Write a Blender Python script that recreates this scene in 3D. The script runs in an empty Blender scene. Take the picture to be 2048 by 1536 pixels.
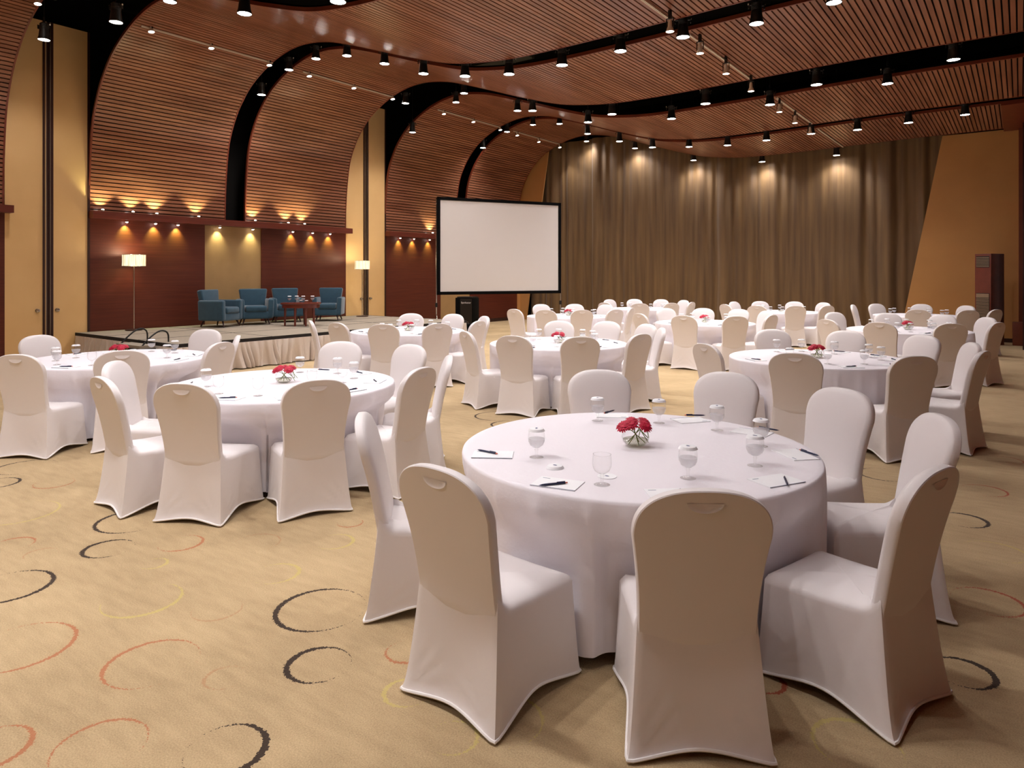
import bpy, bmesh, math, random
from mathutils import Vector, Matrix
random.seed(7)
PI = math.pi
scn = bpy.context.scene
COL = scn.collection

# ------------------------------------------------------------------ camera
F = 1375.0; HZ = 549.0; EYE = 1.7; YAW = math.radians(36.5)
SN, CS = math.sin(YAW), math.cos(YAW)
cam_data = bpy.data.cameras.new('camera')
cam_data.sensor_width = 36.0
cam_data.lens = F / 2048 * 36.0
cam_data.shift_y = (HZ - 768.0) / 2048
cam_data.clip_end = 200
cam = bpy.data.objects.new('camera', cam_data)
COL.objects.link(cam)
cam.location = (0, 0, EYE)
cam.rotation_euler = (PI / 2, 0, YAW)
scn.camera = cam

# ------------------------------------------------------------------ world, exposure
world = bpy.data.worlds.new('world'); scn.world = world
world.use_nodes = True
world.node_tree.nodes['Background'].inputs[0].default_value = (1.0, 0.93, 0.88, 1)
world.node_tree.nodes['Background'].inputs[1].default_value = 0.35
scn.view_settings.view_transform = 'Standard'
scn.view_settings.look = 'None'
scn.view_settings.gamma = 1
scn.view_settings.use_curve_mapping = False
scn.view_settings.exposure = 0.3
cy = scn.cycles
cy.max_bounces = 7; cy.diffuse_bounces = 4; cy.glossy_bounces = 3
cy.transmission_bounces = 4; cy.transparent_max_bounces = 14
cy.sample_clamp_indirect = 3.0
cy.caustics_reflective = False; cy.caustics_refractive = False
cy.use_light_tree = True
cy.use_adaptive_sampling = True; cy.adaptive_threshold = 0.02
LAMP_W = 122.0; LAMP_COL = (1.0, 0.958, 0.965)
TRACK_W = 80.0; LEDGE_W = 16.0

# ------------------------------------------------------------------ measuring helpers
def ray(u, v):
    a = (u - 1024) / F
    return (-SN + CS * a, CS + SN * a, (HZ - v) / F)
def onz(u, v, z=0.0):
    d = ray(u, v); t = (z - EYE) / d[2]
    return Vector((t * d[0], t * d[1], z))
def onx(u, v, x):
    d = ray(u, v); t = x / d[0]
    return Vector((x, t * d[1], EYE + t * d[2]))
def ony(u, v, y):
    d = ray(u, v); t = y / d[1]
    return Vector((t * d[0], y, EYE + t * d[2]))
def depth_of(p): return -SN * p[0] + CS * p[1]

# ------------------------------------------------------------------ material helpers
def srgb(r, g, b):
    def f(c):
        c /= 255.0
        return c / 12.92 if c <= 0.04045 else ((c + 0.055) / 1.055) ** 2.4
    return (f(r), f(g), f(b), 1)
def new_mat(name):
    m = bpy.data.materials.new(name); m.use_nodes = True
    nt = m.node_tree
    return m, nt, nt.nodes['Principled BSDF'], nt.nodes['Material Output']
def N(nt, typ, **kw):
    n = nt.nodes.new(typ)
    for k, v in kw.items():
        if k.startswith('i_'):
            n.inputs[int(k[2:])].default_value = v
        else:
            setattr(n, k, v)
    return n
def mat(name, col, rough=0.6, metal=0.0, spec=0.5, var=0.0, scale=20.0, bump=0.0, bscale=200.0, sheen=0.0,
        coat=0.0, stretch=None, col2=None, emit=None, estr=1.0):
    m, nt, b, out = new_mat(name)
    b.inputs['Base Color'].default_value = col
    b.inputs['Roughness'].default_value = rough
    b.inputs['Metallic'].default_value = metal
    b.inputs['Specular IOR Level'].default_value = spec
    b.inputs['Sheen Weight'].default_value = sheen
    b.inputs['Coat Weight'].default_value = coat
    b.inputs['Coat Roughness'].default_value = 0.12
    if emit:
        b.inputs['Emission Color'].default_value = emit
        b.inputs['Emission Strength'].default_value = estr
    if var or col2 or bump:
        tc = N(nt, 'ShaderNodeTexCoord'); mp = N(nt, 'ShaderNodeMapping')
        nt.links.new(tc.outputs['Object'], mp.inputs['Vector'])
        if stretch: mp.inputs['Scale'].default_value = stretch
    if var or col2:
        no = N(nt, 'ShaderNodeTexNoise'); no.inputs['Scale'].default_value = scale
        no.inputs['Detail'].default_value = 4
        nt.links.new(mp.outputs[0], no.inputs['Vector'])
        mr = N(nt, 'ShaderNodeMapRange'); mr.inputs[1].default_value = 0.3; mr.inputs[2].default_value = 0.7
        nt.links.new(no.outputs['Fac'], mr.inputs[0])
        mx = N(nt, 'ShaderNodeMix', data_type='RGBA')
        c2 = col2 if col2 else tuple(c * (1 - var) for c in col[:3]) + (1,)
        mx.inputs['A'].default_value = col; mx.inputs['B'].default_value = c2
        nt.links.new(mr.outputs[0], mx.inputs['Factor'])
        nt.links.new(mx.outputs['Result'], b.inputs['Base Color'])
    if bump:
        n2 = N(nt, 'ShaderNodeTexNoise'); n2.inputs['Scale'].default_value = bscale; n2.inputs['Detail'].default_value = 3
        nt.links.new(mp.outputs[0], n2.inputs['Vector'])
        bp = N(nt, 'ShaderNodeBump'); bp.inputs['Strength'].default_value = bump; bp.inputs['Distance'].default_value = 0.004
        nt.links.new(n2.outputs['Fac'], bp.inputs['Height'])
        nt.links.new(bp.outputs[0], b.inputs['Normal'])
    return m

M = {}
M['chair_cloth'] = mat('chair_cloth', srgb(240, 234, 233), 0.45, spec=0.4, sheen=0.1)
M['hem_cloth'] = mat('hem_cloth', srgb(250, 247, 245), 0.5, spec=0.35)
M['table_cloth'] = mat('table_cloth', srgb(243, 238, 243), 0.7, spec=0.2, bump=0.3, bscale=45)
M['paper'] = mat('paper', srgb(250, 250, 252), 0.8, spec=0.1)
M['ink'] = mat('ink', srgb(70, 78, 125), 0.6)
M['blue_plastic'] = mat('blue_plastic', srgb(18, 24, 62), 0.3)
M['copper'] = mat('copper', srgb(215, 120, 100), 0.35)
M['red_wood'] = mat('red_wood', srgb(98, 42, 26), 0.5, spec=0.35, scale=3.0, stretch=(1, 0.35, 9), col2=srgb(82, 33, 21))
M['rail_wood'] = mat('rail_wood', srgb(112, 46, 28), 0.4, scale=3.0, stretch=(1, 0.35, 9), col2=srgb(88, 34, 22))
M['fascia_wood'] = mat('fascia_wood', srgb(120, 54, 34), 0.4, var=0.2, scale=6)
M['dark_wood'] = mat('dark_wood', srgb(52, 22, 16), 0.4, var=0.2, scale=6)
M['orange_paint'] = mat('orange_paint', srgb(236, 196, 136), 0.55, spec=0.25, scale=1.2, col2=srgb(228, 187, 127), bump=0.1, bscale=40)
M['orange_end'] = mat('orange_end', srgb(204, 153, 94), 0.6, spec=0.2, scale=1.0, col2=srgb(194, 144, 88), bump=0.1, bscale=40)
M['olive_panel'] = mat('olive_panel', srgb(172, 138, 94), 0.6, spec=0.2, var=0.1, scale=3, bump=0.1, bscale=60)
M['void_black'] = mat('void_black', srgb(26, 24, 22), 0.9, spec=0.1)
M['duct_grey'] = mat('duct_grey', srgb(62, 62, 52), 0.7, spec=0.2, var=0.3, scale=1)
M['black_metal'] = mat('black_metal', srgb(22, 21, 20), 0.45)
M['black_fabric'] = mat('black_fabric', srgb(10, 10, 11), 0.8, spec=0.1)
M['chrome'] = mat('chrome', srgb(205, 200, 190), 0.22, metal=1.0)
M['silver_strip'] = mat('silver_strip', srgb(176, 162, 140), 0.35, metal=0.8)
M['white_metal'] = mat('white_metal', srgb(232, 220, 200), 0.4)
M['stage_carpet'] = mat('stage_carpet', srgb(160, 149, 134), 0.95, spec=0.05, var=0.18, scale=60, bump=0.3, bscale=300)
M['seam_black'] = mat('seam_black', srgb(30, 24, 22), 0.8)
M['satin'] = mat('satin', srgb(210, 196, 182), 0.36, spec=0.5, sheen=0.2)
M['teal'] = mat('teal', srgb(50, 82, 100), 0.75, spec=0.2, sheen=0.4, var=0.2, scale=8)
M['coffee_wood'] = mat('coffee_wood', srgb(110, 38, 24), 0.25, coat=0.3, var=0.2, scale=6)
M['cream_paper'] = mat('cream_paper', srgb(240, 226, 200), 0.8)
M['screen_white'] = mat('screen_white', srgb(236, 232, 228), 0.85, spec=0.05)
M['petal'] = mat('petal', srgb(176, 14, 44), 0.5, spec=0.3, col2=srgb(214, 44, 78), scale=60)
M['petal_dark'] = mat('petal_dark', srgb(120, 40, 30), 0.7)
M['petal_core'] = mat('petal_core', srgb(196, 168, 110), 0.8)
M['green_stem'] = mat('green_stem', srgb(112, 132, 48), 0.5)
M['grille_dark'] = mat('grille_dark', srgb(30, 22, 18), 0.6)
M['grille_tan'] = mat('grille_tan', srgb(172, 146, 116), 0.5)
M['lens'] = mat('lens', (1, 1, 1, 1), 0.5, emit=(1, 0.93, 0.85, 1), estr=40)
M['small_lens'] = mat('small_lens', (1, 1, 1, 1), 0.5, emit=(1, 0.94, 0.86, 1), estr=30)
M['lamp_shade'] = mat('lamp_shade', srgb(240, 230, 190), 0.7, emit=(1, 0.88, 0.55, 1), estr=0.8)
M['bulb'] = mat('bulb', (1, 1, 1, 1), 0.5, emit=(1, 0.85, 0.6, 1), estr=20)
for k in ('lens', 'small_lens', 'lamp_shade', 'bulb'):
    M[k].cycles.emission_sampling = 'NONE'

def slat_material():
    m, nt, b, out = new_mat('ceiling_slats')
    geo = N(nt, 'ShaderNodeTexCoord')
    mp = N(nt, 'ShaderNodeMapping'); mp.inputs['Scale'].default_value = (6.0, 0.35, 6.0)
    nt.links.new(geo.outputs['Object'], mp.inputs[0])
    no = N(nt, 'ShaderNodeTexNoise'); no.inputs['Scale'].default_value = 1.6; no.inputs['Detail'].default_value = 5
    nt.links.new(mp.outputs[0], no.inputs['Vector'])
    cr = N(nt, 'ShaderNodeValToRGB')
    cr.color_ramp.elements[0].position = 0.3; cr.color_ramp.elements[0].color = srgb(120, 72, 50)
    cr.color_ramp.elements[1].position = 0.7; cr.color_ramp.elements[1].color = srgb(166, 112, 84)
    nt.links.new(no.outputs['Fac'], cr.inputs[0])
    nt.links.new(cr.outputs[0], b.inputs['Base Color'])
    b.inputs['Roughness'].default_value = 0.3
    b.inputs['Specular IOR Level'].default_value = 0.5
    return m
M['slats'] = slat_material()

def thin_glass(name, tint=(1, 1, 1, 1), strength=1.0):
    m, nt, b, out = new_mat(name); nt.nodes.remove(b)
    tr = N(nt, 'ShaderNodeBsdfTransparent'); tr.inputs[0].default_value = tint
    gl = N(nt, 'ShaderNodeBsdfGlossy'); gl.inputs['Roughness'].default_value = 0.04
    lw = N(nt, 'ShaderNodeLayerWeight'); lw.inputs['Blend'].default_value = 0.5
    q4 = N(nt, 'ShaderNodeMath', operation='POWER'); q4.inputs[1].default_value = 3.2
    nt.links.new(lw.outputs['Facing'], q4.inputs[0])
    pw = N(nt, 'ShaderNodeMath', operation='MULTIPLY_ADD'); pw.inputs[1].default_value = 0.8 * strength; pw.inputs[2].default_value = 0.02
    nt.links.new(q4.outputs[0], pw.inputs[0])
    mx = N(nt, 'ShaderNodeMixShader')
    nt.links.new(pw.outputs[0], mx.inputs[0]); nt.links.new(tr.outputs[0], mx.inputs[1]); nt.links.new(gl.outputs[0], mx.inputs[2])
    nt.links.new(mx.outputs[0], out.inputs[0])
    return m
M['glass'] = thin_glass('clear_glass', (0.988, 0.988, 0.985, 1), 0.85)
def whitened_water_material():
    # white in the mix imitates bright cloth refracted by the curved bowl
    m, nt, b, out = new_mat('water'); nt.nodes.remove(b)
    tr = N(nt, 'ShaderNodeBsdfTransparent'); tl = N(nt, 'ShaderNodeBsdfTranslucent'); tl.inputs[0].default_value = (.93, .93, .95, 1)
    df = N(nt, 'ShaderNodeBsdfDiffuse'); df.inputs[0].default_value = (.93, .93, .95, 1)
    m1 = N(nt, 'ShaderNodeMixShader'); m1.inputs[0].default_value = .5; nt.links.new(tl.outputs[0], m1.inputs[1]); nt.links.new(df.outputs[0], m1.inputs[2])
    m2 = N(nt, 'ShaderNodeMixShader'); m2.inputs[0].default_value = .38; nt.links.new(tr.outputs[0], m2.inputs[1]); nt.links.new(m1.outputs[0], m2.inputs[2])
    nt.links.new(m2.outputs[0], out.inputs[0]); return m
M['water'] = whitened_water_material()
M['vase_water'] = thin_glass('vase_water', (0.84, 0.86, 0.78, 1), 0.9)

def curtain_material():
    m, nt, b, out = new_mat('curtain_cloth')
    tc = N(nt, 'ShaderNodeTexCoord'); mp = N(nt, 'ShaderNodeMapping'); mp.inputs['Scale'].default_value = (5.0, 1.0, 0.25)
    nt.links.new(tc.outputs['Object'], mp.inputs[0])
    no = N(nt, 'ShaderNodeTexNoise'); no.inputs['Scale'].default_value = 1.5; no.inputs['Detail'].default_value = 5
    nt.links.new(mp.outputs[0], no.inputs['Vector'])
    cr = N(nt, 'ShaderNodeValToRGB')
    cr.color_ramp.elements[0].position = 0.3; cr.color_ramp.elements[0].color = srgb(88, 64, 36)
    cr.color_ramp.elements[1].position = 0.7; cr.color_ramp.elements[1].color = srgb(122, 94, 56)
    nt.links.new(no.outputs['Fac'], cr.inputs[0]); nt.links.new(cr.outputs[0], b.inputs['Base Color'])
    b.inputs['Roughness'].default_value = 0.55; b.inputs['Sheen Weight'].default_value = 0.25
    return m
M['curtain'] = curtain_material()

# carpet with its woven ring motif: (u, v, width in px of the ring as it lies, colour, side that is thick as an angle in the picture, strength)
RINGS = [(643,1218,174,'k',180,1),(639,1329,125,'k',170,1),(450,1499,154,'k',-10,1),(218,1097,91,'k',180,1),(268,1041,135,'k',180,.9),
 (17,1173,150,'k',0,.9),(305,1326,174,'o',160,1),(40,1293,190,'o',0,1),(361,1086,82,'o',-20,1),(25,1089,75,'o',100,.8),
 (-20,1497,140,'o',0,1),(200,1494,172,'o',120,.6),(452,1355,80,'p',180,.6),(434,1218,95,'p',-60,.5),(513,1085,90,'p',60,.4),(83,1108,60,'p',150,.5),
 (284,1199,145,'y',-40,.9),(550,1147,92,'y',20,.9),(668,1083,75,'y',0,.9),(307,1127,50,'y',0,.7),(33,1025,145,'y',-20,.7),(815,1385,92,'y',180,.8),
 (1975,1203,125,'r',0,1),(1925,1345,110,'k',0,1),(1925,1040,85,'k',0,1),(1769,949,92,'k',180,.5),(1968,981,78,'r',0,.9),
 (1989,1103,110,'y',0,.7),(1715,1492,165,'y',90,.9),(1530,1365,72,'r',-20,1),(812,1303,80,'o',-100,.8),(53,934,106,'k',180,.6),
 (108,966,70,'o',-60,.8),(-4,966,72,'k',20,.8),(993,832,85,'k',180,.7),(1016,849,66,'k',180,.8),(1000,1440,170,'y',60,.6),(1640,1010,60,'r',0,.4),
 (905,1475,100,'y',0,.5),(700,1045,50,'o',-60,.6),(1840,880,60,'y',0,.6),(820,925,90,'p',0,.4),(2010,920,60,'r',0,.5)]
def carpet_material():
    m, nt, b, out = new_mat('carpet'); L = nt.links.new
    geo = N(nt, 'ShaderNodeNewGeometry'); P = geo.outputs['Position']
    nz = N(nt, 'ShaderNodeTexNoise'); nz.inputs['Scale'].default_value = 1.3; nz.inputs['Detail'].default_value = 6
    L(P, nz.inputs['Vector'])
    n2 = N(nt, 'ShaderNodeTexNoise'); n2.inputs['Scale'].default_value = 170; n2.inputs['Detail'].default_value = 2
    L(P, n2.inputs['Vector'])
    n3 = N(nt, 'ShaderNodeTexNoise'); n3.inputs['Scale'].default_value = 9; n3.inputs['Detail'].default_value = 5
    mp = N(nt, 'ShaderNodeMapping'); mp.inputs['Rotation'].default_value = (0, 0, -YAW); mp.inputs['Scale'].default_value = (0.5, 2.2, 1)
    L(P, mp.inputs[0]); L(mp.outputs[0], n3.inputs['Vector'])
    cr = N(nt, 'ShaderNodeValToRGB')
    cr.color_ramp.elements[0].position = 0.32; cr.color_ramp.elements[0].color = srgb(158, 135, 101)
    cr.color_ramp.elements[1].position = 0.66; cr.color_ramp.elements[1].color = srgb(208, 183, 142)
    a1 = N(nt, 'ShaderNodeMath', operation='MULTIPLY'); a1.inputs[1].default_value = 0.30; L(nz.outputs['Fac'], a1.inputs[0])
    a2 = N(nt, 'ShaderNodeMath', operation='MULTIPLY_ADD'); a2.inputs[1].default_value = 0.46; L(n2.outputs['Fac'], a2.inputs[0]); L(a1.outputs[0], a2.inputs[2])
    a3 = N(nt, 'ShaderNodeMath', operation='MULTIPLY_ADD'); a3.inputs[1].default_value = 0.24; L(n3.outputs['Fac'], a3.inputs[0]); L(a2.outputs[0], a3.inputs[2])
    L(a3.outputs[0], cr.inputs[0])
    # woven breakup
    vo = N(nt, 'ShaderNodeTexVoronoi'); vo.inputs['Scale'].default_value = 120; L(P, vo.inputs['Vector'])
    cols = {'k': srgb(44, 34, 34), 'o': srgb(176, 102, 66), 'p': srgb(178, 128, 90), 'y': srgb(206, 190, 104), 'r': srgb(166, 70, 46)}
    base = cr.outputs[0]
    for key, c in cols.items():
        acc = None
        for (u, v, w, k, ang, s) in RINGS:
            if k != key: continue
            p = onz(u, v); r = w / 2 * depth_of(p) / F
            t = math.radians(ang)
            ex, ey = math.cos(t), math.sin(t)           # picture right / away
            e = (ex * CS + ey * -SN, ex * SN + ey * CS, 0)
            sb = N(nt, 'ShaderNodeVectorMath', operation='SUBTRACT'); L(P, sb.inputs[0]); sb.inputs[1].default_value = p
            ln = N(nt, 'ShaderNodeVectorMath', operation='LENGTH'); L(sb.outputs[0], ln.inputs[0])
            dt = N(nt, 'ShaderNodeVectorMath', operation='DOT_PRODUCT'); L(sb.outputs[0], dt.inputs[0]); dt.inputs[1].default_value = [q / r for q in e]
            df = N(nt, 'ShaderNodeMath', operation='SUBTRACT'); L(ln.outputs['Value'], df.inputs[0]); df.inputs[1].default_value = r
            ab = N(nt, 'ShaderNodeMath', operation='ABSOLUTE'); L(df.outputs[0], ab.inputs[0])
            wd = N(nt, 'ShaderNodeMath', operation='MULTIPLY_ADD'); L(dt.outputs['Value'], wd.inputs[0])
            W = {'k': .0190, 'o': .0155, 'p': .0160, 'y': .0170, 'r': .0155}[key] * (.5 + .5 * s)
            wd.inputs[1].default_value = W * 0.45; wd.inputs[2].default_value = W * 0.72
            sf = N(nt, 'ShaderNodeMath', operation='SUBTRACT'); L(wd.outputs[0], sf.inputs[0]); L(ab.outputs[0], sf.inputs[1])
            if acc is None: acc = sf.outputs[0]
            else:
                mxn = N(nt, 'ShaderNodeMath', operation='MAXIMUM'); L(acc, mxn.inputs[0]); L(sf.outputs[0], mxn.inputs[1]); acc = mxn.outputs[0]
        # subtract weave noise then sharpen
        wv = N(nt, 'ShaderNodeMath', operation='MULTIPLY_ADD'); L(vo.outputs['Distance'], wv.inputs[0]); wv.inputs[1].default_value = -0.0135; L(acc, wv.inputs[2])
        sh = N(nt, 'ShaderNodeMath', operation='MULTIPLY', use_clamp=True); L(wv.outputs[0], sh.inputs[0]); sh.inputs[1].default_value = 700
        st = N(nt, 'ShaderNodeMath', operation='MULTIPLY'); L(sh.outputs[0], st.inputs[0]); st.inputs[1].default_value = {'k': .93, 'o': .75, 'p': .5, 'y': .5, 'r': .85}[key]
        mx = N(nt, 'ShaderNodeMix', data_type='RGBA'); L(st.outputs[0], mx.inputs['Factor']); L(base, mx.inputs['A']); mx.inputs['B'].default_value = c
        base = mx.outputs['Result']
    L(base, b.inputs['Base Color'])
    b.inputs['Roughness'].default_value = 0.95; b.inputs['Specular IOR Level'].default_value = 0.05
    b.inputs['Sheen Weight'].default_value = 0.1
    bp = N(nt, 'ShaderNodeBump'); bp.inputs['Strength'].default_value = 0.5; bp.inputs['Distance'].default_value = 0.006
    L(n2.outputs['Fac'], bp.inputs['Height']); L(bp.outputs[0], b.inputs['Normal'])
    return m
M['carpet'] = carpet_material()

# ------------------------------------------------------------------ mesh builder
class MB:
    def __init__(self): self.v = []; self.f = []
    def add(self, vs, fs):
        o = len(self.v); self.v += [tuple(p) for p in vs]; self.f += [tuple(i + o for i in f) for f in fs]; return self
    def box(self, x0, x1, y0, y1, z0, z1):
        vs = [(x, y, z) for z in (z0, z1) for y in (y0, y1) for x in (x0, x1)]
        return self.add(vs, [(0, 2, 3, 1), (4, 5, 7, 6), (0, 1, 5, 4), (1, 3, 7, 5), (3, 2, 6, 7), (2, 0, 4, 6)])
    def bbox(self, x0, x1, y0, y1, z0, z1, r=0.02, seg=3, mtx=None):
        bm = bmesh.new(); bmesh.ops.create_cube(bm, size=1)
        for v in bm.verts:
            v.co = Vector(((x0 + x1) / 2 + v.co.x * (x1 - x0), (y0 + y1) / 2 + v.co.y * (y1 - y0), (z0 + z1) / 2 + v.co.z * (z1 - z0)))
        bmesh.ops.bevel(bm, geom=bm.edges[:], offset=r, segments=seg, affect='EDGES', profile=0.5)
        if mtx: bm.transform(mtx)
        bm.verts.index_update()
        self.add([v.co for v in bm.verts], [[v.index for v in f.verts] for f in bm.faces]); bm.free(); return self
    def lathe(self, prof, n=20, c=(0, 0, 0), cap=True, mtx=None):
        vs = []
        for r, z in prof:
            for i in range(n):
                a = 2 * PI * i / n; vs.append(Vector((r * math.cos(a), r * math.sin(a), z)))
        if mtx: vs = [mtx @ p for p in vs]
        vs = [(p[0] + c[0], p[1] + c[1], p[2] + c[2]) for p in vs]
        fs = [(j * n + i, j * n + (i + 1) % n, (j + 1) * n + (i + 1) % n, (j + 1) * n + i) for j in range(len(prof) - 1) for i in range(n)]
        if cap: fs += [tuple(range(n))[::-1], tuple(range((len(prof) - 1) * n, len(prof) * n))]
        return self.add(vs, fs)
    def tube(self, pts, r, n=8, closed=False):
        pts = [Vector(p) for p in pts]; k = len(pts); vs = []
        up = Vector((0, 0, 1))
        for i, p in enumerate(pts):
            a = pts[(i - 1) % k] if (closed or i > 0) else p
            b = pts[(i + 1) % k] if (closed or i < k - 1) else p
            d = (b - a).normalized()
            s = d.cross(up)
            if s.length < 1e-3: s = d.cross(Vector((0, 1, 0)))
            s.normalize(); t = s.cross(d)
            rr = r[i] if isinstance(r, (list, tuple)) else r
            for j in range(n):
                q = 2 * PI * j / n; vs.append(p + s * (rr * math.cos(q)) + t * (rr * math.sin(q)))
        m = k if closed else k - 1
        fs = [(i * n + j, i * n + (j + 1) % n, ((i + 1) % k) * n + (j + 1) % n, ((i + 1) % k) * n + j) for i in range(m) for j in range(n)]
        if not closed: fs += [tuple(range(n)), tuple(range((k - 1) * n, k * n))[::-1]]
        return self.add(vs, fs)
    def grid(self, pts, nu, nv, wrap=False):
        fs = []
        for j in range(nv - 1):
            for i in range(nu if wrap else nu - 1):
                a = j * nu + i; b = j * nu + (i + 1) % nu
                fs.append((a, b, b + nu, a + nu))
        return self.add(pts, fs)
    def build(self, name, material, parent=None, smooth=True, angle=40, fix=True):
        me = bpy.data.meshes.new(name)
        me.from_pydata(self.v, [], self.f); me.update()
        if fix:
            bm = bmesh.new(); bm.from_mesh(me)
            bmesh.ops.recalc_face_normals(bm, faces=bm.faces); bm.to_mesh(me); bm.free()
        if smooth:
            for p in me.polygons: p.use_smooth = True
            me.set_sharp_from_angle(angle=math.radians(angle))
        me.materials.append(material)
        o = bpy.data.objects.new(name, me); COL.objects.link(o)
        if parent is not None: o.parent = parent
        return o

def tag(o, label=None, cat=None, group=None, kind=None):
    if label: o['label'] = label
    if cat: o['category'] = cat
    if group: o['group'] = group
    if kind: o['kind'] = kind
    return o
def empty(name, loc=(0, 0, 0), rz=0.0):
    o = bpy.data.objects.new(name, None); COL.objects.link(o)
    o.location = loc; o.rotation_euler = (0, 0, rz); o.empty_display_size = 0.1
    return o
KIDS = {}
def copy_tree(o, parent=None):
    c = o.copy(); COL.objects.link(c)
    if parent is not None: c.parent = parent; c.matrix_parent_inverse = o.matrix_parent_inverse
    for ch in list(o.children): copy_tree(ch, c)
    return c
used = set()
def instance(proto, loc, rz=0.0, label=None, group=None, rot=None):
    if proto.name not in used: used.add(proto.name); o = proto
    else: o = copy_tree(proto)
    o.location = loc; o.rotation_euler = rot if rot else (0, 0, rz)
    if label: o['label'] = label
    if group: o['group'] = group
    return o
def struct(mb, name, m, **kw):
    return tag(mb.build(name, m, **kw), kind='structure')
def smoothstep(a, b, x):
    if a > b: return 1 - smoothstep(b, a, x)
    t = max(0, min(1, (x - a) / (b - a))); return t * t * (3 - 2 * t)

# ------------------------------------------------------------------ room shell
X0 = -15.3; XR = 2.0; YB = 21.2; YF = -4.6; ROOF = 7.5
struct(MB().box(X0 - .4, XR + .1, YF - .1, YB + .6, -0.1, 0.0), 'floor', M['carpet'], smooth=False)
struct(MB().box(X0 - 1, XR + .2, YF - .2, YB + .8, ROOF, ROOF + .1), 'ceiling_void', M['void_black'], smooth=False)
struct(MB().box(XR, XR + .15, YF, YB, 0, ROOF), 'wall_right', M['fascia_wood'], smooth=False)
struct(MB().box(X0 - 1, XR, YF - .15, YF, 0, ROOF), 'wall_behind_camera', M['orange_end'], smooth=False)

# ceiling profile, constant along y
PROF = [(-15.3,2.97),(-15.28,3.6),(-15.22,4.25),(-15.12,4.8),(-14.95,5.2),(-14.7,5.58),(-14.3,5.97),(-13.85,6.24),(-13.3,6.46),(-12.75,6.58),(-12.2,6.6),(-11.5,6.5),
        (-10.9,6.33),(-10,6.03),(-9.2,5.76),(-8.2,5.46),(-7.5,5.34),(-6.8,5.275),(-6,5.26),(-5,5.27),(-4,5.29),(-2,5.33),(XR,5.33)]
def dense(prof, step=0.01):
    pts = [Vector((x, 0, z)) for x, z in prof]; out = []
    for i in range(len(pts) - 1):
        p0 = pts[max(i - 1, 0)]; p1 = pts[i]; p2 = pts[i + 1]; p3 = pts[min(i + 2, len(pts) - 1)]
        d1 = (p1 - p0).length or 1; d2 = (p2 - p1).length; d3 = (p3 - p2).length or 1
        m1 = (p2 - p0) / (d1 + d2) * d2; m2 = (p3 - p1) / (d2 + d3) * d2
        n = max(2, int(d2 / step))
        for k in range(n):
            t = k / n
            out.append((2*t**3-3*t**2+1)*p1 + (t**3-2*t**2+t)*m1 + (-2*t**3+3*t**2)*p2 + (t**3-t**2)*m2)
    out.append(pts[-1]); return out
DN = dense(PROF)
ARC = [0]
for i in range(1, len(DN)): ARC.append(ARC[-1] + (DN[i] - DN[i-1]).length)
def at_arc(s):
    import bisect
    i = min(max(bisect.bisect_right(ARC, s) - 1, 0), len(DN) - 2)
    t = (s - ARC[i]) / max(ARC[i+1] - ARC[i], 1e-9)
    p = DN[i].lerp(DN[i+1], min(max(t, 0), 1)); d = (DN[i+1] - DN[i]).normalized()
    nrm = Vector((d.z, 0, -d.x))        # towards the room
    return p, nrm
def ceil_z(x):
    for i in range(len(DN) - 1):
        if DN[i].x <= x <= DN[i+1].x + 1e-9 and DN[i].z > 4.5:
            t = (x - DN[i].x) / max(DN[i+1].x - DN[i].x, 1e-9); return DN[i].z * (1-t) + DN[i+1].z * t
    return PROF[-1][1]
TOT = ARC[-1]; PITCH = 0.082; GAP = 0.021
def slat_panel(y0, y1, name, smax=None):
    end = smax or TOT
    prof = []; s = 0.0
    while s < end - PITCH:
        for ds, off in ((0.0, -0.035), (0.0005, 0.0), (PITCH - GAP, 0.0), (PITCH - GAP + 0.0005, -0.035)):
            p, n = at_arc(s + ds); prof.append(p + n * off)
        s += PITCH
    mb = MB(); k = len(prof)
    pts = [(p.x, y0, p.z) for p in prof] + [(p.x, y1, p.z) for p in prof]
    mb.grid(pts, k, 2)
    o = struct(mb, name, M['slats'], smooth=False, fix=False)
    o.data.materials.append(M['void_black'])
    for i, p in enumerate(o.data.polygons):
        if i % 4 == 3: p.material_index = 1
    # edge boards
    eb = MB(); n = 150; top = 0.055
    for (ya, yb) in ((y0 - 0.03, y0), (y1, y1 + 0.03)):
        ring = []
        for i in range(n):
            p, nr = at_arc(end * i / (n - 1))
            a = p + nr * 0.004; b = p - nr * top
            ring += [(a.x, ya, a.z), (a.x, yb, a.z), (b.x, yb, b.z), (b.x, ya, b.z)]
        eb.grid(ring, 4, n, wrap=True)
    # solid backing above the slats
    back = []
    for i in range(n):
        p, nr = at_arc(end * i / (n - 1)); q = p - nr * 0.09; back += [(q.x, y0, q.z), (q.x, y1, q.z)]
    eb.build('edge_board', M['fascia_wood'], o)
    bb = MB(); bb.grid(back, 2, n); bb.build('backing', M['void_black'], o)
    return o
BAYS = [(-1.96, 0.99), (1.56, 4.66), (6.17, 9.12), (9.69, 12.77), (14.3, 17.45), (17.97, 21.02)]
for i, (a, b) in enumerate(BAYS): slat_panel(a, b, 'ceiling_%d' % (i + 1))
# dark soffit box in the far right corner
so = MB(); so.box(-0.34, XR, 17.9, 21.19, 5.285, 5.37)
struct(so, 'trim_6', M['fascia_wood'], smooth=False)
# ducts and beams seen through the gaps
db = MB(); db.box(X0, -9.5, 13.35, 13.75, 6.95, 7.25); db.box(-12.9, -12.6, 4.9, 6.1, 6.9, 7.3); db.box(-11.2, -10.9, 4.9, 6.1, 6.9, 7.3)
db.box(X0, -9.5, 5.45, 5.55, 7.1, 7.2)
struct(db, 'ceiling_ducts', M['duct_grey'], smooth=False)

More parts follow.
